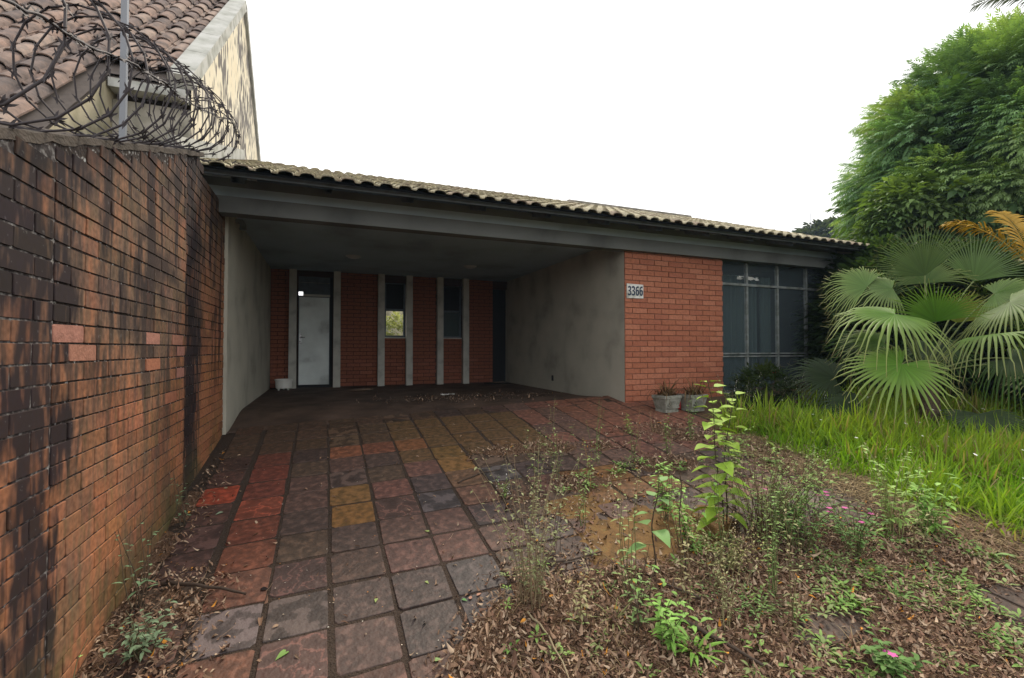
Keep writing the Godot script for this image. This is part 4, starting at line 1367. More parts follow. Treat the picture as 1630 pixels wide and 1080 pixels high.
func garden() -> void:
	var base := Vector3(7.6, -0.2, -3.85)
	var fp := thing("fan_palm", "clump of green fan palm with wide drooping leaves at the back of the lawn", "palm", base)
	var tr := MB.new()
	tr.tube(PackedVector3Array([Vector3(0, -0.1, 0), Vector3(0.03, 0.3, 0), Vector3(0.02, 0.75, -0.03)]), 0.13, 0.10, 9)
	put("trunk", tr.mesh(), M.bark, fp)
	var top := Vector3(0.02, 0.7, -0.03)
	var to_eye := (EYE - base)
	to_eye.y = 0
	to_eye = to_eye.normalized()
	var rt := to_eye.cross(Vector3.UP).normalized() * -1.0   # to the right as one comes up the drive
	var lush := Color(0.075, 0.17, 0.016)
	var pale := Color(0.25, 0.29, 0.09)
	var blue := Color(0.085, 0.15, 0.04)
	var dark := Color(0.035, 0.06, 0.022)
	var L := [
		# hub, facing (x right, y up, z toward the drive), out (x, y, z), radius, spread, droop, colours
		[Vector3(6.38, 0.69, -3.49), Vector3(0.12, 0.68, 0.68), Vector3(-0.4, -0.25, 0.75), 0.88, 5.3, 0.5, lush, pale],
		[Vector3(6.75, 1.32, -3.76), Vector3(0.18, 0.86, 0.40), Vector3(-0.6, -0.05, 0.75), 0.95, 4.7, 0.7, lush, pale],
		[Vector3(7.24, 1.22, -3.57), Vector3(-0.25, -0.15, 0.95), Vector3(-0.1, 0.95, 0.1), 0.72, 2.9, 0.25, Color(0.065, 0.165, 0.015), Color(0.17, 0.27, 0.05)],
		[Vector3(7.81, 1.9, -3.97), Vector3(-0.3, 0.05, 0.9), Vector3(-0.3, 0.9, 0.0), 0.9, 2.3, 0.25, blue, Color(0.15, 0.21, 0.08)],
		[Vector3(8.7, 1.85, -3.83), Vector3(0.3, 0.05, 0.9), Vector3(0.3, 0.95, 0.0), 0.85, 2.2, 0.2, blue, Color(0.13, 0.17, 0.10)],
		[Vector3(7.84, 1.46, -3.11), Vector3(-0.4, 0.8, 0.4), Vector3(0.5, 0.1, 0.7), 0.9, 4.4, 0.7, lush, pale],
		[Vector3(7.38, 1.05, -3.08), Vector3(-0.1, 0.97, 0.1), Vector3(0.3, 0.0, 0.9), 0.85, 4.2, 1.1, lush, Color(0.26, 0.27, 0.12)],
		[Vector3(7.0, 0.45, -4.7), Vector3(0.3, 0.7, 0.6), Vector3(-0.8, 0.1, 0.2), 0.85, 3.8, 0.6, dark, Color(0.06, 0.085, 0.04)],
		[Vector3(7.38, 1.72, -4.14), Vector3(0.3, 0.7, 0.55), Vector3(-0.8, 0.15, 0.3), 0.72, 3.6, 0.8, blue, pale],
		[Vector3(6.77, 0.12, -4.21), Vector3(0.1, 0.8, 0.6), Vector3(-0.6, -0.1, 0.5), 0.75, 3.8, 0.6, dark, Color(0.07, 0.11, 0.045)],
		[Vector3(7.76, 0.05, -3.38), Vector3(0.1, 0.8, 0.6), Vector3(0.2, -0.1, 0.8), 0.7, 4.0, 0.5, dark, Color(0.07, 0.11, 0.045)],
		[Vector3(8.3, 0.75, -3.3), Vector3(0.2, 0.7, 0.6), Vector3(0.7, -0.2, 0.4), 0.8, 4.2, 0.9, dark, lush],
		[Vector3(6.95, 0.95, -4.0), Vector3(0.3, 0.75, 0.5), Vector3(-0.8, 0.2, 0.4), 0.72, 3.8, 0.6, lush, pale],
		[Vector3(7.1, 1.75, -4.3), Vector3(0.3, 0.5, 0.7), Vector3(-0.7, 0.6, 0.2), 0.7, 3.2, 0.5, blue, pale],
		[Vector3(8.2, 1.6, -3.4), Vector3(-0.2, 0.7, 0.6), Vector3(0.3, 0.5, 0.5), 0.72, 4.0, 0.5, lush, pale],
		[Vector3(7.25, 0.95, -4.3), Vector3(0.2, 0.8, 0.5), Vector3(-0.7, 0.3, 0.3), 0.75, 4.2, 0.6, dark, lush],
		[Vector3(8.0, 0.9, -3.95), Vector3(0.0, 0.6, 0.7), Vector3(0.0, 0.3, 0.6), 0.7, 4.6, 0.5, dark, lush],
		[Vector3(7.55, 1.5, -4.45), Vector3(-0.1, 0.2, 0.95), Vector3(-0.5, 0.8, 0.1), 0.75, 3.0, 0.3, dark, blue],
		[Vector3(8.6, 0.6, -3.0), Vector3(0.0, 0.85, 0.4), Vector3(0.2, 0.0, 0.8), 0.7, 4.8, 0.6, lush, pale],
		[Vector3(8.3, 1.85, -4.2), Vector3(0.1, 0.4, 0.9), Vector3(0.0, 0.9, 0.2), 0.75, 3.0, 0.4, blue, pale],
		[Vector3(8.4, 1.25, -3.9), Vector3(-0.5, 0.3, 0.9), Vector3(0.1, 0.9, 0.2), 0.75, 2.4, 0.5, Color(0.18, 0.22, 0.03), Color(0.3, 0.3, 0.07)],
	]
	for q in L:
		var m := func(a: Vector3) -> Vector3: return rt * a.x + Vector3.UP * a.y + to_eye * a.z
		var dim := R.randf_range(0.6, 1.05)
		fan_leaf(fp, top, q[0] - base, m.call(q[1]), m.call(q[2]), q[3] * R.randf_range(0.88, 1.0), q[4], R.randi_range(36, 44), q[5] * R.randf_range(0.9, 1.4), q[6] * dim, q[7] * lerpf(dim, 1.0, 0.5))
	# yellowing feather palm at the right edge
	var ap := thing("yellow_feather_palm", "young feather palm with an arching orange-yellow frond at the right edge", "palm", Vector3(9.5, -0.1, -3.5))
	var at := MB.new()
	at.tube(PackedVector3Array([Vector3(0, -0.1, 0), Vector3(0.02, 1.0, 0), Vector3(0, 2.15, 0)]), 0.05, 0.035, 7, Color(0.2, 0.2, 0.08))
	put("stem", at.mesh(), M.stem, ap)
	var amber := Color(0.48, 0.29, 0.03)
	for q in [[(rt * -0.62 + Vector3.UP * 1.1 + to_eye * 0.05), 1.9, 0.44, amber, Color(0.5, 0.3, 0.05)], [(rt * 0.3 + Vector3.UP * 1.0), 1.25, 0.5, Color(0.3, 0.24, 0.05), amber], [(rt * -0.25 + Vector3.UP * 1.25 - to_eye * 0.2), 1.7, 0.40, Color(0.36, 0.22, 0.03), amber], [(rt * 0.3 + Vector3.UP * 0.7 - to_eye * 0.7), 1.4, 0.5, Color(0.14, 0.19, 0.05), Color(0.26, 0.26, 0.06)]]:
		var fm := MB.new()
		pinnate(fm, Vector3(0, 2.1, 0), q[0].normalized(), q[1], 38, 0.46, 0.03, q[2], q[3], q[4])
		put("frond", fm.mesh(), M.leaf, ap)
	lawn()
	litter_sheet()
	# dark rose bush under the wide window, one red bloom
	var hl := MB.new()
	for k in 5:
		hl.leaf(Vector3(0, 0, 0.03 * k), Vector3(sin(k * 2.4) * 0.8, 0.2, 0.6).normalized(), Vector3.UP, 0.07, 0.035, 1, 2, 0.3, 0.12, Color.WHITE)
	var rb := thing("rose_bush", "dark rose bush with one red bloom under the wide window", "bush", Vector3(6.45, ground_y(6.4, -5.3), -5.35))
	trunk(rb, 0.4, 0.015, 4, 0.2)
	crown(rb, Vector3(-0.1, 0.3, 0), Vector3(0.4, 0.26, 0.28), 22, 34, 0.13, hl.mesh(), [Color(0.035, 0.06, 0.025), Color(0.05, 0.075, 0.03)])
	var fl := MB.new()
	for k in 12:
		var a := k * 2.4
		fl.leaf(Vector3(-0.05, 0.53, 0.15), Vector3(cos(a), 0.5 + 0.1 * (k % 3), sin(a)).normalized(), Vector3(-cos(a) * 0.5, 1, -sin(a) * 0.5).normalized(), 0.055, 0.06, 1, 3, -0.5, 0.3, Color(0.55, 0.02, 0.025))
	put("bloom", fl.mesh(), M.petal, rb)
	# white flowered herbs in front of it
	for q in [[Vector3(5.55, 0, -5.1), "straggly white-flowered herb beside the brick pillar's right corner", 0.62], [Vector3(6.7, 0, -4.85), "straggly seeding herb between the rose bush and the fan palm", 0.6], [Vector3(7.3, 0, -4.5), "straggly seeding herb at the foot of the fan palm's dark leaves", 0.5]]:
		var p: Vector3 = q[0]
		p.y = ground_y(p.x, p.z)
		var w := thing("straggly_herb", q[1], "herb", p, "straggly herbs at the back of the lawn")
		twiggy(w, q[2], 16, 0.35, Color(0.12, 0.15, 0.06), Color(0.1, 0.14, 0.05), 0.05, 9, Color(0.7, 0.68, 0.6) if q[2] > 0.55 else Color(0.4, 0.35, 0.2))
	# two cast planters against the pillar
	for q in [[Vector3(4.78, 0, -5.72), "white cast planter with dead grass, the left one of the pair before the pillar", 0.12], [Vector3(5.20, 0, -5.64), "white cast planter with dead grass, the right one of the pair before the pillar", 0.1]]:
		var p: Vector3 = q[0]
		p.y = ground_y(p.x, p.z) - 0.01
		var pl := thing("planter", q[1], "planter", p, "cast planters at the brick pillar")
		pl.rotation.y = q[2]
		var mb := MB.new()
		var lo := Vector2(0.125, 0.10)
		var hi := Vector2(0.165, 0.125)
		var hh := 0.25
		var ring := func(s: Vector2, y: float) -> Array: return [Vector3(-s.x, y, s.y), Vector3(s.x, y, s.y), Vector3(s.x, y, -s.y), Vector3(-s.x, y, -s.y)]
		var stages := [ring.call(lo * 1.04, 0.0), ring.call(lo * 1.04, 0.03), ring.call(lo, 0.035), ring.call(hi, hh - 0.05), ring.call(hi * 1.07, hh - 0.045), ring.call(hi * 1.07, hh), ring.call(hi * 0.9, hh), ring.call(hi * 0.86, hh - 0.05)]
		for s in stages.size() - 1:
			for k in 4:
				mb.quad(stages[s][k], stages[s][(k + 1) % 4], stages[s + 1][(k + 1) % 4], stages[s + 1][k])
		var t8: Array = stages[7]
		mb.quad(t8[0], t8[1], t8[2], t8[3])
		# raised shell pattern on the front
		for k in 9:
			var a := PI * (k + 0.5) / 9.0
			var c := Vector3(0, 0.055, 0.108)
			mb.tube(PackedVector3Array([c, c + Vector3(cos(a) * 0.065, sin(a) * 0.06, 0.01), c + Vector3(cos(a) * 0.12, sin(a) * 0.12, 0.02)]), 0.006, 0.012, 5)
		put("pot", mb.mesh(), tri_tex(std(lin(0.33, 0.33, 0.29), 0.9), M.stain, 2.6, M.fine, 0.8), pl)
		var g := MB.new()
		for k in 90:
			var a := R.randf() * TAU
			var o := Vector3(R.randf_range(-0.12, 0.12), 0.2, R.randf_range(-0.08, 0.08))
			g.leaf(o, Vector3(cos(a) * 0.55, 1.0, sin(a) * 0.55).normalized(), Vector3(-cos(a), 0.4, -sin(a)).normalized(), R.randf_range(0.3, 0.68), 0.016, 2, 6, R.randf_range(0.3, 1.1), 0.2, Color(0.12, 0.075, 0.035) * R.randf_range(0.7, 1.3))
		put("dead_grass", g.mesh(), M.dry, pl)
	var rp := MB.new()
	for k in 12:
		var a0 := TAU * k / 12
		var a1 := TAU * (k + 1) / 12
		var p := func(r, y, a): return Vector3(cos(a) * r, y, sin(a) * r)
		for s in [[0.05, 0.0, 0.07, 0.16], [0.08, 0.16, 0.08, 0.19], [0.08, 0.19, 0.06, 0.19], [0.06, 0.19, 0.055, 0.13], [0.055, 0.13, 0.0, 0.13]]:
			rp.quad(p.call(s[0], s[1], a1), p.call(s[0], s[1], a0), p.call(s[2], s[3], a0), p.call(s[2], s[3], a1))
	tag(put("red_pot", rp.mesh(), std(lin(0.42, 0.03, 0.03), 0.5), null, Vector3(5.03, ground_y(5.0, -5.75), -5.78)), "small red plastic pot between the two white planters", "pot")

func lawn() -> void:
	var tuft := MB.new()
	for k in 9:
		var a := k * 2.4 + R.randf_range(-0.4, 0.4)
		var o := Vector3(cos(a), 0, sin(a)) * R.randf_range(0.0, 0.05)
		var lean := R.randf_range(0.15, 0.6)
		var g := R.randf_range(0.8, 1.2)
		tuft.leaf(o, Vector3(cos(a) * lean + 0.12, 1.0, sin(a) * lean).normalized(), Vector3(-cos(a), 0.3, -sin(a)).normalized(), R.randf_range(0.3, 0.62), R.randf_range(0.014, 0.026), 2, 5, R.randf_range(0.2, 0.9), 0.25, Color(g * 0.8, g * 0.8, g * 0.8), Color(g * 1.1, g * 1.05, g))
	var where := []
	var cs := []
	for i in 11500:
		var x := R.randf_range(4.85, 10.6)
		var z := R.randf_range(-5.35, -0.4)
		var e := 5.02 + 0.4 * patchy.get_noise_1d(z * 60.0) - 0.25 * float(R.randf() < 0.12) - maxf(0.0, z + 2.0) * 0.1
		if x < e or (x < 6.9 and z < -5.0) or (z < -4.75 - 0.2 * patchy.get_noise_1d(x * 90) and R.randf() < 0.75):
			continue
		if x > 7.5 and R.randf() < 0.35:
			continue
		var nn := patchy.get_noise_2d(x * 26.0, z * 26.0)
		var s := R.randf_range(0.55, 1.25) * (1.0 + 0.6 * nn)
		if x < e + 0.25:
			s *= 0.75
		where.append(Transform3D(Basis(Vector3.UP, R.randf() * TAU).scaled(Vector3(s, s * R.randf_range(0.75, 1.1), s)), Vector3(x, ground_y(x, z) - 0.05, z)))
		var c := Color(0.20, 0.42, 0.03).lerp(Color(0.36, 0.5, 0.07), clampf(0.5 + nn, 0, 1)) * R.randf_range(0.75, 1.2)
		if R.randf() < 0.13:
			c = Color(0.4, 0.34, 0.17)
		cs.append(c)
	tag(many("lawn_grass", tuft.mesh(), M.grass, where, cs), "overgrown bright green grass right of the driveway", "grass", "", "stuff")
	# dead straw along the border of the lawn
	var straw := MB.new()
	for k in 7:
		var a := k * 2.4
		straw.leaf(Vector3(cos(a), 0, sin(a)) * 0.02, Vector3(cos(a), R.randf_range(0.1, 0.5), sin(a)).normalized(), Vector3.UP, R.randf_range(0.14, 0.32), 0.006, 2, 4, R.randf_range(0.1, 0.4), 0.2, Color.WHITE)
	where = []; cs = []
	for i in 1500:
		var z := R.randf_range(-4.6, -0.9)
		var x := 4.82 + R.randfn() * 0.2 + 0.1 * patchy.get_noise_1d(z * 70)
		if i > 900:
			x = R.randf_range(0.9, 4.9); z = R.randf_range(-3.6, -1.2)
			if litter(x, z) < 0.5:
				continue
		var s := R.randf_range(0.6, 1.1) * (0.7 if i > 900 else 1.0)
		where.append(Transform3D(Basis(Vector3.UP, R.randf() * TAU).scaled(Vector3.ONE * s), Vector3(x, ground_y(x, z) + 0.015, z)))
		var g := R.randf_range(0.5, 1.2)
		cs.append(Color(0.33 * g, 0.24 * g, 0.13 * g))
	tag(many("dead_straw", straw.mesh(), M.dry, where, cs), "dead straw along the edge of the lawn", "straw", "", "stuff")
	# white flower heads scattered over the lawn
	var fw := MB.new()
	for k in 8:
		var a := TAU * k / 8
		fw.leaf(Vector3(0, 0, 0), Vector3(cos(a), 0.25, sin(a)).normalized(), Vector3.UP, 0.018, 0.014, 1, 2, 0.2, 0.1, Color.WHITE)
	where = []; cs = []
	for i in 90:
		var x := R.randf_range(5.2, 8.8)
		var z := R.randf_range(-4.9, -1.2)
		where.append(Transform3D(Basis(Vector3.RIGHT, R.randf_range(-0.6, 0.6)).scaled(Vector3.ONE * R.randf_range(0.6, 1.3)), Vector3(x, ground_y(x, z) + R.randf_range(0.2, 0.4), z)))
		cs.append(Color(0.75, 0.74, 0.68))
	tag(many("lawn_flowers", fw.mesh(), M.petal, where, cs), "tiny white flower heads over the lawn", "flowers", "", "stuff")

func litter_sheet() -> void:
	var b := MB.new()
	b.sheet(ramp(-1.1, 5.3, 0.05), ramp(-6.5, -0.5, 0.05), func(x, z):
		var l := litter(x, z)
		return ground_y(x, z) + (smoothstep(0.28, 0.9, l) * 0.045 - 0.028 + 0.006 * patchy.get_noise_2d(x * 700, z * 700)))
	tag(put("leaf_mould", b.mesh(), M.mulch), "brown bed of rotted leaves over the right side of the driveway", "leaf mould", "", "stuff")
	# yellow-brown mud washed over some slabs
	b = MB.new()
	b.sheet(ramp(1.5, 4.0, 0.06), ramp(-4.3, -2.2, 0.06), func(x, z):
		var l := maxf(blob(x, z, 2.45, -3.0, 0.85, 0.5), 0.8 * blob(x, z, 2.0, -3.6, 0.4, 0.3)) + 0.35 * patchy.get_noise_2d(x * 120, z * 120)
		return ground_y(x, z) - 0.014 + 0.019 * smoothstep(0.25, 0.75, l) + 0.001 * patchy.get_noise_2d(x * 900, z * 900))
	tag(put("dried_mud", b.mesh(), M.mud), "patch of yellow-brown dried mud over the slabs among the weeds", "mud", "", "stuff")
	var holder := Node3D.new()
	holder.name = "leaf_litter"
	add_child(holder)
	tag(holder, "thick litter of curled dead leaves over the driveway", "leaf litter", "", "stuff")
	for kind in 4:
		var lf := MB.new()
		match kind:
			0: lf.leaf(Vector3(-0.0, 0, -0.02), Vector3(0, 0.35, 1).normalized(), Vector3.UP, 0.044, 0.016, 0, 4, 0.8, 0.9, Color.WHITE)
			1: lf.leaf(Vector3(0, 0.006, -0.02), Vector3(0.2, 0.1, 1).normalized(), Vector3(0.3, 1, 0).normalized(), 0.036, 0.018, 1, 4, -0.7, -0.6, Color.WHITE)
			2: lf.leaf(Vector3(0, 0.004, -0.03), Vector3(0, 0.1, 1).normalized(), Vector3(-0.4, 1, 0).normalized(), 0.05, 0.010, 0, 4, 0.4, 1.2, Color.WHITE)
			3: lf.tube(PackedVector3Array([Vector3(-0.04, 0.004, 0), Vector3(-0.01, 0.01, 0.008), Vector3(0.045, 0.005, -0.005)]), 0.0013, 0.0008, 4)
		var where := []
		var cs := []
		var n: int = [28000, 26000, 22000, 8000][kind]
		for i in n:
			var x := R.randf_range(-1.08, 5.2)
			var z := R.randf_range(-6.4, -0.9) if R.randf() > 0.45 else R.randf_range(-3.7, -1.0)
			if i % 14 == 0:
				z = R.randf_range(-10.5, -6.0)
				x = R.randf_range(0.5, 4.4)
			var l := litter(x, z)
			if R.randf() > l * 1.05 + 0.008:
				continue
			var up := gn.lerp(Vector3(R.randf_range(-1, 1), 0.7, R.randf_range(-1, 1)).normalized(), R.randf() * 0.6).normalized()
			var bs := Basis.looking_at(up.cross(Vector3(R.randf_range(-1, 1), 0.1, R.randf_range(-1, 1))).normalized(), up)
			var s := R.randf_range(0.4, 1.15) * (1.7 if R.randf() < 0.05 else 1.0)
			var lift := 0.004 + smoothstep(0.28, 0.9, l) * R.randf_range(0.012, 0.035)
			where.append(Transform3D(bs.scaled(Vector3.ONE * s), Vector3(x, ground_y(x, z) + lift, z)))
			var c: Color = [Color(0.15, 0.09, 0.058), Color(0.21, 0.13, 0.085), Color(0.27, 0.18, 0.12), Color(0.09, 0.055, 0.038), Color(0.34, 0.25, 0.175), Color(0.16, 0.09, 0.06)][R.randi_range(0, 5)]
			if R.randf() < 0.012:
				c = Color(0.55, 0.24, 0.04)
			cs.append(c * R.randf_range(0.85, 1.5))
		var o := many(["dead_leaves", "rolled_leaves", "thin_leaves", "fine_twigs"][kind], lf.mesh(), M.dry, where, cs, holder)
		tag(o, "", "", "", "stuff")
	var sprig := MB.new()
	for k in 7:
		var a := k * 2.4
		sprig.leaf(Vector3(cos(a), 0.4, sin(a)) * 0.008 * k * 0.5, Vector3(cos(a), R.randf_range(0.15, 0.9), sin(a)).normalized(), Vector3.UP, R.randf_range(0.03, 0.06), R.randf_range(0.012, 0.02), 0, 3, 0.3, 0.2, Color.WHITE * R.randf_range(0.8, 1.1))
	var w3 := []
	var c3 := []
	for i in 4200:
		var x := R.randf_range(0.9, 5.0)
		var z := R.randf_range(-4.4, -1.1)
		var l := litter(x, z)
		var gw := 0.10 + 0.9 * smoothstep(0.05, 0.35, patchy.get_noise_2d(x * 40 + 300, z * 40)) * smoothstep(1.6, 2.6, x)
		if l < 0.3 or R.randf() > gw * 0.8:
			continue
		if z < -2.95 and R.randf() < 0.7:
			continue
		w3.append(Transform3D(Basis(Vector3.UP, R.randf() * TAU).scaled(Vector3.ONE * R.randf_range(0.6, 1.5)), Vector3(x, ground_y(x, z) + 0.02, z)))
		c3.append([Color(0.17, 0.31, 0.07), Color(0.23, 0.37, 0.09), Color(0.25, 0.32, 0.12)][R.randi_range(0, 2)] * R.randf_range(0.7, 1.2))
	tag(many("ground_weeds", sprig.mesh(), M.leaf, w3, c3), "small green seedlings sprouting all through the leaf litter", "seedlings", "", "stuff")
	# petals and crumbs on the clean slabs
	var pt := MB.new()
	pt.leaf(Vector3(0, 0.002, -0.006), Vector3(0, 0.2, 1).normalized(), Vector3.UP, 0.014, 0.011, 1, 2, 0.3, 0.3, Color.WHITE)
	var w2 := []
	var c2 := []
	for i in 330:
		var x := R.randf_range(-1.0, 3.4)
		var z := R.randf_range(-6.6, -1.9) if i % 5 else R.randf_range(-10.0, -6.0)
		w2.append(Transform3D(Basis(Vector3.UP, R.randf() * TAU).scaled(Vector3.ONE * R.randf_range(0.5, 1.1)), Vector3(x, ground_y(x, z) + 0.004, z)))
		c2.append([Color(0.6, 0.5, 0.4), Color(0.55, 0.22, 0.05), Color(0.45, 0.36, 0.26), Color(0.66, 0.62, 0.55)][R.randi_range(0, 3)])
	tag(many("fallen_petals", pt.mesh(), M.petal, w2, c2), "pale and orange petals scattered over the slabs", "petals", "", "stuff")

# ---------------------------------------------------------------- weeds
# many thin stems with small leaves and seed heads
func twiggy(o: Node3D, h: float, stems: int, spread: float, stem_c: Color, leaf_c: Color, ll: float, leaves: int, seed_c := Color(-1, 0, 0)) -> void:
	var st := MB.new()
	var lf := MB.new()
	var sd := MB.new()
	for k in stems:
		var a := R.randf() * TAU
		var hh := h * R.randf_range(0.55, 1.05)
		var d := Vector3(cos(a), 0, sin(a)) * spread * sqrt(R.randf())
		var pts := PackedVector3Array()
		var b0 := d * 0.22
		for i in 6:
			var t := i / 5.0
			pts.append(b0 + d * t * t * 0.9 + Vector3(0.02 * sin(k + t * 5.0), hh * t, 0.02 * cos(k * 1.7 + t * 4.0)))
		st.tube(pts, 0.0032, 0.0013, 4, stem_c * R.randf_range(0.7, 1.2), false)
		for j in leaves:
			var t := 0.15 + 0.85 * (j + R.randf()) / leaves
			var p := pts[mini(int(t * 5.0), 4)].lerp(pts[mini(int(t * 5.0) + 1, 5)], fposmod(t * 5.0, 1.0))
			var g := j * 2.4 + k
			var c := leaf_c * R.randf_range(0.95, 1.7)
			lf.leaf(p, Vector3(cos(g), R.randf_range(-0.1, 0.6), sin(g)).normalized(), Vector3.UP, ll * R.randf_range(0.6, 1.2) * (1.15 - 0.5 * t), ll * 0.3, 0, 3, 0.3, 0.2, c)
		if seed_c.r >= 0.0:
			for j in 7:
				var p := pts[5] + Vector3(R.randf_range(-0.015, 0.015), -0.022 * j + 0.01, R.randf_range(-0.015, 0.015))
				sd.leaf(p, Vector3(R.randf_range(-1, 1), R.randf_range(0, 1), R.randf_range(-1, 1)).normalized(), Vector3.UP, 0.016, 0.011, 1, 2, 0.0, 0.3, seed_c * R.randf_range(0.7, 1.1))
	put("stems", st.mesh(), M.stem, o)
	if lf.v.size():
		put("foliage", lf.mesh(), M.leaf, o)
	if sd.v.size():
		tag(put("seed_heads", sd.mesh(), M.petal, o), "", "", "", "stuff")

func broad_weed(called: String, label: String, at: Vector3, h: float, pairs: int, ll: float, bare: float, col: Color, lean: Vector3) -> void:
	var o := thing(called, label, "weed", at)
	var st := MB.new()
	var pts := PackedVector3Array()
	for i in 9:
		var t := i / 8.0
		pts.append(lean * t * t + Vector3(0.012 * sin(t * 9.0), h * t, 0.012 * cos(t * 7.0)))
	st.tube(pts, 0.006, 0.0025, 6, Color(0.07, 0.05, 0.035))
	var stem := put("stem", st.mesh(), M.stem, o)
	for k in pairs:
		var t := bare + (1.0 - bare) * (k + 0.4) / pairs
		var i := mini(int(t * 8.0), 7)
		var p := pts[i].lerp(pts[i + 1], t * 8.0 - i)
		var turn := k * 1.45 + R.randf_range(-0.3, 0.3)
		for s in [0.0, PI]:
			if R.randf() < 0.1:
				continue
			var a: float = turn + s + R.randf_range(-0.25, 0.25)
			var rise := lerpf(-0.05, 0.5, t)
			var d := Vector3(cos(a), rise, sin(a)).normalized()
			var size := ll * (1.0 - 0.55 * pow(t, 2.0)) * R.randf_range(0.75, 1.15)
			var pet := size * 0.35
			var lm := MB.new()
			var c := col * R.randf_range(0.8, 1.2)
			lm.tube(PackedVector3Array([p, p + d * pet]), 0.002, 0.0015, 4, Color(0.12, 0.16, 0.05), false)
			var up := Vector3(R.randf_range(-0.25, 0.25), 1, R.randf_range(-0.25, 0.25)).normalized()
			lm.leaf(p + d * pet, (d + Vector3(0, -0.15, 0)).normalized(), up, size, size * 0.72, 1, 6, R.randf_range(0.05, 0.4), R.randf_range(0.1, 0.28), c, c * 1.08)
			put("leaf", lm.mesh(), M.leaf, o)

func g3(x: float, z: float) -> Vector3:
	return Vector3(x, ground_y(x, z), z)

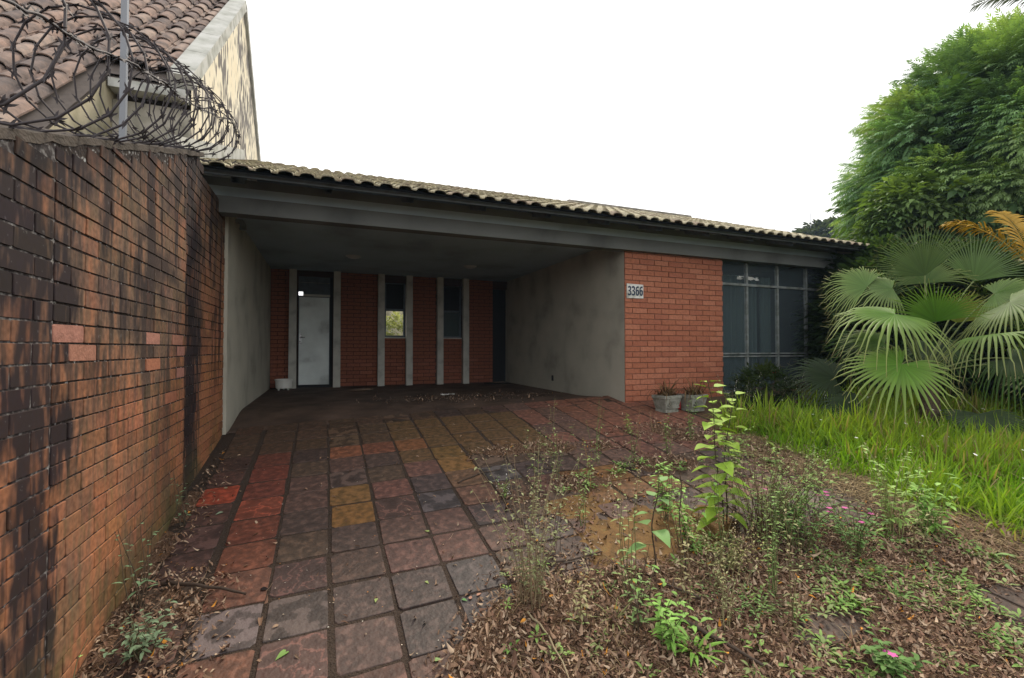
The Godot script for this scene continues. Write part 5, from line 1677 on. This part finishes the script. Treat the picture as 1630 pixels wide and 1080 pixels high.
func weeds() -> void:
	broad_weed("tall_broadleaf_weed", "tallest broad-leaved weed, yellow-green, in the middle of the leaf litter", g3(2.92, -2.86), 1.18, 26, 0.19, 0.08, Color(0.27, 0.42, 0.05), Vector3(-0.1, 0, -0.05))
	broad_weed("second_stem_weed", "yellow-green broad-leaved shoot leaning right beside the tallest weed", g3(3.05, -2.95), 1.05, 8, 0.18, 0.5, Color(0.28, 0.42, 0.05), Vector3(0.18, 0, -0.1))
	broad_weed("heart_leaved_weed", "slender weed with a few large heart-shaped leaves left of the tallest weed", g3(2.03, -2.57), 0.68, 5, 0.16, 0.25, Color(0.17, 0.30, 0.1), Vector3(0.02, 0, 0.02))
	broad_weed("bare_stem_weed", "thin reddish bare stem beside the heart-leaved weed", g3(2.22, -2.5), 0.72, 2, 0.05, 0.5, Color(0.2, 0.28, 0.06), Vector3(-0.05, 0, 0))
	var dry_stem := Color(0.26, 0.2, 0.12)
	var olive := Color(0.16, 0.17, 0.08)
	for q in [
		["dry_weed", "tall grey-green withered weed clump at the left edge of the leaf litter", Vector3(1.16, 0, -2.6), 0.95, 30, 0.34, dry_stem, olive, 0.05, 12, Color(-1, 0, 0)],
		["dry_weed", "slim weed with leafy stems growing from the leaf patch left of the mud", Vector3(1.79, 0, -3.87), 0.62, 5, 0.12, Color(0.14, 0.13, 0.07), Color(0.15, 0.2, 0.07), 0.06, 9, Color(0.32, 0.28, 0.15)],
		["dry_weed", "brown weed with few leaves in the leaf litter behind the withered clump", Vector3(1.55, 0, -3.05), 0.5, 6, 0.14, Color(0.1, 0.07, 0.05), Color(0.15, 0.19, 0.07), 0.045, 5, Color(-1, 0, 0)],
		["seed_stalk_weed", "upright weed with an orange seed stalk over a green leaf tuft", Vector3(2.3, 0, -3.83), 0.55, 3, 0.05, Color(0.3, 0.2, 0.08), Color(0.18, 0.27, 0.08), 0.07, 7, Color(0.45, 0.28, 0.08)],
		["seed_stalk_weed", "pale seed stalk standing on the red slabs left of the planters", Vector3(3.32, 0, -4.47), 0.5, 3, 0.05, Color(0.3, 0.2, 0.11), Color(0.24, 0.2, 0.1), 0.02, 6, Color(0.5, 0.38, 0.26)],
		["seed_stalk_weed", "pale seed stalk nearest the two white planters", Vector3(3.92, 0, -4.95), 0.42, 3, 0.06, Color(0.3, 0.2, 0.11), Color(0.24, 0.2, 0.1), 0.02, 6, Color(0.5, 0.38, 0.26)],
		["green_sprig", "small bright green sprig on the slabs in front of the brick pillar", Vector3(3.61, 0, -5.05), 0.26, 4, 0.05, Color(0.16, 0.2, 0.06), Color(0.26, 0.42, 0.1), 0.06, 9, Color(-1, 0, 0)],
		["green_sprig", "short green sprig with a white bud among the mossy slabs", Vector3(1.5, 0, -3.95), 0.2, 5, 0.06, Color(0.16, 0.2, 0.06), Color(0.22, 0.34, 0.1), 0.04, 6, Color(0.7, 0.68, 0.62)],
		["brown_bush", "twiggy brown and green bush around the foot of the tallest weed", Vector3(3.1, 0, -2.66), 0.72, 60, 0.46, Color(0.15, 0.1, 0.06), Color(0.15, 0.2, 0.06), 0.055, 8, Color(0.2, 0.14, 0.08)],
		["green_bush", "leafy green bush between the brown twigs and the pink flowers", Vector3(3.45, 0, -2.72), 0.58, 44, 0.42, Color(0.14, 0.14, 0.06), Color(0.15, 0.25, 0.06), 0.075, 10, Color(-1, 0, 0)],
		["yellow_herb", "yellowish herb at the front right foot of the tallest weed", Vector3(2.55, 0, -2.45), 0.3, 20, 0.25, Color(0.2, 0.18, 0.08), Color(0.26, 0.26, 0.1), 0.04, 7, Color(0.5, 0.4, 0.2)],
		["tall_grass_weed", "tall seeding grass weed at the edge of the lawn, right of the pink flowers", Vector3(4.15, 0, -2.35), 0.68, 20, 0.25, Color(0.25, 0.26, 0.1), Color(0.22, 0.33, 0.09), 0.1, 6, Color(0.38, 0.34, 0.18)],
		["tall_grass_weed", "green seeding weed at the foot of the lawn near the broad rosette", Vector3(4.45, 0, -2.25), 0.55, 16, 0.2, Color(0.2, 0.26, 0.08), Color(0.2, 0.34, 0.08), 0.12, 8, Color(-1, 0, 0)],
		["thin_stalk_weed", "thin dark stalks behind the pink flowers", Vector3(3.75, 0, -2.75), 0.7, 9, 0.35, Color(0.1, 0.065, 0.05), Color(0.13, 0.15, 0.06), 0.03, 4, Color(0.14, 0.09, 0.06)],
		["seed_stalk_weed", "olive seed stalk in the foreground litter below the mud patch", Vector3(2.12, 0, -2.06), 0.5, 7, 0.16, Color(0.26, 0.23, 0.12), Color(0.24, 0.25, 0.12), 0.03, 9, Color(0.4, 0.34, 0.18)],
		["dry_weed", "wispy weed in the middle of the foreground litter", Vector3(1.62, 0, -2.2), 0.52, 8, 0.14, Color(0.1, 0.075, 0.05), Color(0.17, 0.26, 0.09), 0.06, 6, Color(-1, 0, 0)],
		["dry_weed", "wispy brown-stemmed weed right of the heart-leaved weed", Vector3(2.4, 0, -2.75), 0.42, 9, 0.2, Color(0.12, 0.08, 0.05), Color(0.19, 0.23, 0.09), 0.04, 6, Color(-1, 0, 0)],
		["wall_weed", "thin weed climbing against the foot of the brick wall", Vector3(-0.98, 0, -3.35), 0.62, 7, 0.16, Color(0.12, 0.09, 0.06), Color(0.14, 0.22, 0.12), 0.06, 4, Color(-1, 0, 0)],
		["wall_weed", "thin weed at the brick wall near the dark stained strip", Vector3(-1.0, 0, -4.35), 0.5, 5, 0.1, Color(0.1, 0.08, 0.055), Color(0.15, 0.25, 0.14), 0.055, 4, Color(-1, 0, 0)],
		["wall_weed", "ferny grey-green weed in the litter at the foot of the brick wall", Vector3(-0.85, 0, -2.95), 0.24, 18, 0.2, Color(0.14, 0.12, 0.07), Color(0.14, 0.2, 0.12), 0.06, 7, Color(-1, 0, 0)],
		["wall_weed", "small pale sprout on the brick wall nearest the street", Vector3(-1.03, 0, -2.5), 0.42, 4, 0.12, Color(0.2, 0.2, 0.1), Color(0.25, 0.4, 0.12), 0.05, 3, Color(-1, 0, 0)],
		["low_creeper", "low small-leaved creeper in the foreground litter right of the bare stem", Vector3(2.35, 0, -2.15), 0.13, 40, 0.42, Color(0.14, 0.12, 0.06), Color(0.13, 0.23, 0.07), 0.035, 6, Color(-1, 0, 0)],
		["low_creeper", "low creeping weed at the foot of the pink flowers", Vector3(3.2, 0, -2.2), 0.15, 36, 0.45, Color(0.14, 0.12, 0.06), Color(0.14, 0.22, 0.07), 0.04, 6, Color(-1, 0, 0)],
	]:
		var p: Vector3 = q[2]
		var o := thing(q[0], q[1], "weed", g3(p.x, p.z))
		twiggy(o, q[3], q[4], q[5], q[6], q[7], q[8], q[9], q[10])
	for q in [
		[Vector2(1.35, -2.35), "thin weed stalk at the near left rim of the leaf litter, below the withered clump"],
		[Vector2(1.75, -2.45), "thin weed stalk between the withered clump and the heart-leaved weed"],
		[Vector2(2, -2.25), "thin weed stalk in front of the heart-leaved weed"],
		[Vector2(2.3, -2.3), "thin weed stalk in front of the bare reddish stem"],
		[Vector2(2.6, -2.15), "thin weed stalk in the foreground litter, right of the bare reddish stem"],
		[Vector2(2.75, -2.7), "thin weed stalk close to the left of the tallest weed"],
		[Vector2(2.9, -2.4), "thin weed stalk in front of the twiggy brown bush"],
		[Vector2(1.9, -3.3), "thin weed stalk at the left end of the mud patch"],
		[Vector2(1.6, -3.5), "thin weed stalk among the slabs left of the mud patch"],
		[Vector2(3.3, -3.1), "thin weed stalk behind the twiggy brown bush"],
		[Vector2(3.7, -2.5), "thin weed stalk right of the leafy green bush"],
		[Vector2(3.9, -2.9), "thin weed stalk on the bare slabs behind the pink flowers"],
		[Vector2(3, -4.1), "thin weed stalk on the slabs far behind the tallest weed, to its left"],
		[Vector2(2.7, -4.35), "thin weed stalk right of the orange seed stalk"],
		[Vector2(3.6, -4.3), "thin weed stalk in the leaf patch behind the tallest weed"],
		[Vector2(2.1, -4.1), "thin weed stalk left of the orange seed stalk"],
		[Vector2(4.2, -4.6), "thin weed stalk in the leaf drift just before the planters"],
		[Vector2(4.4, -3.2), "thin weed stalk in the straw halfway along the lawn's edge"],
		[Vector2(4, -2.1), "thin weed stalk in front of the tall seeding grass weed"],
		[Vector2(2.45, -1.9), "thin weed stalk nearest the viewer, right of the grey dead branch"],
	]:
		var o := thing("thin_stalk", q[1], "weed", g3(q[0].x, q[0].y), "thin weed stalks in the leaf litter")
		var tone := R.randf()
		twiggy(o, R.randf_range(0.36, 0.8), R.randi_range(3, 7), R.randf_range(0.06, 0.18), Color(0.2, 0.15, 0.08).lerp(Color(0.13, 0.17, 0.06), tone), Color(0.26, 0.24, 0.12).lerp(Color(0.17, 0.29, 0.08), tone), R.randf_range(0.035, 0.075), R.randi_range(6, 11), Color(0.42, 0.33, 0.2) if tone < 0.6 else Color(-1, 0, 0))
	var leafy_spots := [[Vector2(2.62, -3.15), "leafy green weed on the mud between the heart-leaved and the tallest weed"], [Vector2(3.95, -3.7), "leafy green weed at the lawn's edge right of the tallest weed's top"], [Vector2(2.5, -2.75), "leafy green weed just left of the tallest weed's foot"], [Vector2(1.72, -2.05), "leafy dark green weed in the foreground, left of the bright rosette"]]
	for q in leafy_spots:
		var o := thing("leafy_weed", q[1], "weed", g3(q[0].x, q[0].y))
		twiggy(o, 0.5 if q[0].y < -2.2 else 0.34, 12, 0.18, Color(0.13, 0.12, 0.06), Color(0.18, 0.33, 0.07), 0.085, 9)
	# pink-flowered plants
	for q in [[Vector3(3.55, 0, -2.25), "pink-flowered periwinkle, the largest of the clumps on the leaf litter", 0.36, 6], [Vector3(3.25, 0, -2.45), "pink-flowered periwinkle nearest the twiggy brown bush", 0.44, 3], [Vector3(2.62, 0, -1.5), "low pink periwinkle at the very bottom of the picture", 0.16, 2]]:
		var o := thing("pink_periwinkle", q[1], "flower", g3(q[0].x, q[0].z))
		var st := MB.new()
		var lf := MB.new()
		for k in 22:
			var a := R.randf() * TAU
			var rr: float = sqrt(R.randf()) * 0.3 * (q[2] / 0.36)
			var top := Vector3(cos(a) * rr, q[2] * R.randf_range(0.6, 1.0), sin(a) * rr)
			var mid := top * 0.5 + Vector3(0, 0.05, 0)
			st.tube(PackedVector3Array([Vector3(top.x * 0.2, 0, top.z * 0.2), mid, top]), 0.003, 0.002, 4, Color(0.12, 0.12, 0.05), false)
			for j in 7:
				var t := 0.3 + 0.7 * j / 6.0
				var p := Vector3(top.x * 0.2, 0, top.z * 0.2).lerp(mid, t).lerp(mid.lerp(top, t), t)
				var g := j * 1.6 + k
				lf.leaf(p, Vector3(cos(g), 0.35, sin(g)).normalized(), Vector3.UP, 0.055, 0.024, 0, 3, 0.3, 0.15, Color(0.10, 0.19, 0.05) * R.randf_range(0.8, 1.5))
			if k < q[3]:
				var fl := MB.new()
				for j in 5:
					var g := TAU * j / 5.0
					fl.leaf(top + Vector3(0, 0.015, 0), Vector3(cos(g), 0.15, sin(g)).normalized(), Vector3.UP, 0.024, 0.024, 1, 3, 0.15, 0.0, Color(0.62, 0.12, 0.36))
				put("flower", fl.mesh(), M.petal, o)
		put("stems", st.mesh(), M.stem, o)
		put("foliage", lf.mesh(), M.leaf, o)
	# narrow-leaved rosettes
	for q in [[Vector3(1.82, 0, -1.98), "bright green leafy rosette at the bottom centre in front of the dead branch", 0.2, 20, 0.022, Color(0.22, 0.42, 0.07)], [Vector3(1.55, 0, -2.32), "tuft of grassy weed in the foreground litter", 0.2, 24, 0.007, Color(0.24, 0.27, 0.1)], [Vector3(3.03, 0, -1.9), "green rosette alone on the foreground litter, left of the pair", 0.14, 16, 0.02, Color(0.2, 0.33, 0.08)], [Vector3(3.3, 0, -1.85), "green rosette alone on the foreground litter, right of the pair", 0.15, 16, 0.02, Color(0.18, 0.31, 0.08)], [Vector3(4.48, 0, -1.92), "broad-leaved rosette at the right edge of the lawn's foot", 0.26, 16, 0.04, Color(0.2, 0.32, 0.11)], [Vector3(3.42, 0, -2.05), "low green rosette in front of the pink flowers", 0.13, 14, 0.03, Color(0.16, 0.28, 0.07)], [Vector3(4.9, 0, -3.95), "yellow-green leafy shoot at the lawn's edge behind the tallest weed", 0.3, 14, 0.04, Color(0.28, 0.38, 0.08)]]:
		var o := thing("leaf_rosette", q[1], "weed", g3(q[0].x, q[0].z))
		var mb := MB.new()
		for k in q[3]:
			var a: float = k * 2.4
			var up := R.randf_range(0.3, 1.3)
			var c: Color = q[5] * R.randf_range(0.75, 1.2)
			mb.leaf(Vector3(cos(a), 0.05, sin(a)) * 0.01, Vector3(cos(a), up, sin(a)).normalized(), Vector3(-cos(a) * 0.6, 1, -sin(a) * 0.6).normalized(), q[2] * R.randf_range(0.7, 1.1), q[4], 0, 5, R.randf_range(0.2, 0.6), 0.25, c)
		put("leaves", mb.mesh(), M.leaf, o)

# ---------------------------------------------------------------- small things
func small_things() -> void:
	# round white tub on little feet at the back of the carport
	var tub := thing("white_tub", "round white plant tub on small feet beside the white metal door", "plant tub", Vector3(-0.79, 0.0, -11.05))
	var mb := MB.new()
	var rings := [[0.145, 0.04], [0.155, 0.05], [0.165, 0.19], [0.175, 0.2], [0.175, 0.23], [0.155, 0.23], [0.15, 0.1], [0.0, 0.1]]
	for k in rings.size() - 1:
		for j in 24:
			var a0 := TAU * j / 24
			var a1 := TAU * (j + 1) / 24
			var p := func(r, a): return Vector3(cos(a) * r[0], r[1], sin(a) * r[0])
			mb.quad(p.call(rings[k], a1), p.call(rings[k], a0), p.call(rings[k + 1], a0), p.call(rings[k + 1], a1))
	put("bowl", mb.mesh(), M.plastic, tub)
	for s in [[-0.09, 0.08], [0.09, 0.08], [0.0, -0.1]]:
		var f := MB.new()
		f.tube(PackedVector3Array([Vector3(s[0], 0.0, s[1]), Vector3(s[0], 0.045, s[1])]), 0.018, 0.026, 8)
		put("foot", f.mesh(), M.white, tub)
	mb = MB.new()
	mb.plate(Vector3(0, 0.012, 0), Vector3.RIGHT, Vector3.FORWARD, Vector3.UP, rough_rect(0.62, 0.34, 0.006, 0.03), 0.004, 0.012, Color.WHITE, Vector3.RIGHT, Vector3.BACK)
	tag(put("door_mat", mb.mesh(), tri_tex(std(lin(0.02, 0.018, 0.018), 0.95), M.grain, 6.0, M.fine, 0.5), null, Vector3(4.05, 0.0, -11.15)), "dark door mat on the carport floor before the dark doorway", "door mat")
	# crumpled paper on the carport floor and behind the wide window's top panes
	for q in [[Vector3(2.15, ground_y(2.15, -8.64) + 0.012, -8.64), 0.13, "scrap of white paper on the dark carport floor", 1.0], [Vector3(7.35, 2.15, -6.52), 0.16, "crumpled white scrap behind the top panes of the wide window", 3.0]]:
		mb = MB.new()
		var n := 7
		var grid := []
		for j in n:
			for i in n:
				grid.append(Vector3((i - 3) / 3.0 * q[1] * (1.0 if q[3] < 2 else 1.6), 0.03 * q[3] * R.randf(), (j - 3) / 3.0 * q[1] * 0.5 * (1.0 if q[3] < 2 else 0.3)))
		for j in n - 1:
			for i in n - 1:
				if (i + j) % 5 == 4:
					continue
				mb.quad(grid[j * n + i], grid[(j + 1) * n + i], grid[(j + 1) * n + i + 1], grid[j * n + i + 1])
		tag(put("paper_scrap", mb.mesh(), std(lin(0.75, 0.74, 0.7), 0.8), null, q[0]), q[2], "paper")
	# dead sticks
	for q in [
		[[Vector3(-0.92, 0, -3.55), Vector3(-0.72, 0, -3.42), Vector3(-0.43, 0, -3.27)], 0.014, 0.007, "dark dead stick lying across the joint of the slabs near the brick wall"],
		[[Vector3(1.82, 0, -2.3), Vector3(1.95, 0, -2.0), Vector3(2.05, 0, -1.75)], 0.013, 0.008, "grey dead branch lying in the foreground litter, bottom centre"],
		[[Vector3(2.12, 0, -2.25), Vector3(2.0, 0, -2.45)], 0.01, 0.006, "short dead stick beside the bare reddish stem"],
		[[Vector3(1.35, 0, -2.95), Vector3(1.6, 0, -2.9), Vector3(1.85, 0, -2.92)], 0.009, 0.005, "dark stick lying on the leaf litter behind the withered clump"],
		[[Vector3(1.18, 0, -4.35), Vector3(1.45, 0, -4.48), Vector3(1.68, 0, -4.5)], 0.007, 0.004, "thin twig along the joint of the mossy slabs"],
		[[Vector3(1.95, 0, -4.5), Vector3(2.2, 0, -4.3), Vector3(2.42, 0, -4.22)], 0.008, 0.004, "thin twig among the dead leaves right of the blue-grey slab"],
		[[Vector3(1.1, 0, -2.5), Vector3(1.13, 0, -2.3), Vector3(1.1, 0, -1.95)], 0.006, 0.004, "pale straw stalk lying from the withered clump toward the viewer"],
	]:
		mb = MB.new()
		var pts := PackedVector3Array()
		var src: Array = q[0]
		for i in src.size():
			var p: Vector3 = src[i]
			pts.append(Vector3(p.x, ground_y(p.x, p.z) + q[1] + 0.004 + (0.03 if litter(p.x, p.z) > 0.5 else 0.0), p.z))
		var fine := PackedVector3Array()
		for i in pts.size() - 1:
			for k in 4:
				fine.append(pts[i].lerp(pts[i + 1], k / 4.0) + Vector3(R.randf_range(-0.008, 0.008), R.randf_range(0, 0.004), R.randf_range(-0.008, 0.008)))
		fine.append(pts[pts.size() - 1])
		mb.tube(fine, q[1], q[2], 7, Color(0.3, 0.24, 0.15) if "straw" in q[3] else Color(0.07, 0.05, 0.038))
		if q[1] > 0.009:
			mb.tube(PackedVector3Array([fine[3], fine[3] + Vector3(0.06, 0.03, -0.05)]), q[1] * 0.5, q[2] * 0.5, 5, Color(0.07, 0.05, 0.038))
		tag(put("dead_stick", mb.mesh(), M.stem), q[3], "stick")
	# single leaves that catch the eye on the slabs
	for q in [
		[Vector3(-0.19, 0, -2.71), 0.085, Color(0.22, 0.36, 0.1), "long pale green leaf in the joint between two foreground slabs"],
		[Vector3(0.3, 0, -2.96), 0.045, Color(0.34, 0.42, 0.15), "yellow-green leaf on the dark slab at the front"],
		[Vector3(0.62, 0, -3.02), 0.04, Color(0.34, 0.42, 0.15), "yellow-green leaf on the slab behind the withered clump's left"],
		[Vector3(0.74, 0, -3.62), 0.05, Color(0.33, 0.4, 0.14), "yellow-green leaf on the joint left of the purple slab"],
		[Vector3(0.80, 0, -2.78), 0.04, Color(0.14, 0.32, 0.1), "green leaf beside two pink dead leaves on the joint"],
		[Vector3(0.84, 0, -2.79), 0.045, Color(0.4, 0.22, 0.16), "pair of pink-brown dead leaves lying on the joint of the slabs"],
		[Vector3(0.97, 0, -2.66), 0.08, Color(0.5, 0.36, 0.2), "large tan curled leaf at the upper edge of the leaf litter"],
		[Vector3(0.55, 0, -2.4), 0.05, Color(0.26, 0.38, 0.14), "green leaf on the slab at the very bottom edge"],
		[Vector3(-0.82, 0, -4.95), 0.06, Color(0.36, 0.42, 0.26), "pale leaf above the bright red slab"],
		[Vector3(-0.78, 0, -4.45), 0.07, Color(0.3, 0.38, 0.26), "grey-green leaf below the bright red slab"],
		[Vector3(-0.33, 0, -3.3), 0.06, Color(0.02, 0.015, 0.015), "black shrivelled leaf on the reddish slab right of the stick"],
	]:
		mb = MB.new()
		var a := R.randf() * TAU
		var d := Vector3(cos(a), 0.1, sin(a)).normalized()
		mb.leaf(-d * q[1] * 0.5, d, gn, q[1], q[1] * 0.48, 1, 5, 0.15, 0.25, q[2], q[2] * 0.9)
		if "pair" in q[3]:
			mb.leaf(Vector3(0.04, 0, 0.0), Vector3(0.8, 0.1, -0.5).normalized(), gn, q[1], q[1] * 0.45, 1, 5, 0.15, 0.3, q[2], q[2])
		var p: Vector3 = q[0]
		tag(put("fallen_leaf", mb.mesh(), M.dry if q[2].r > q[2].g else M.leaf, null, Vector3(p.x, ground_y(p.x, p.z) + 0.008, p.z)), q[3], "leaf")
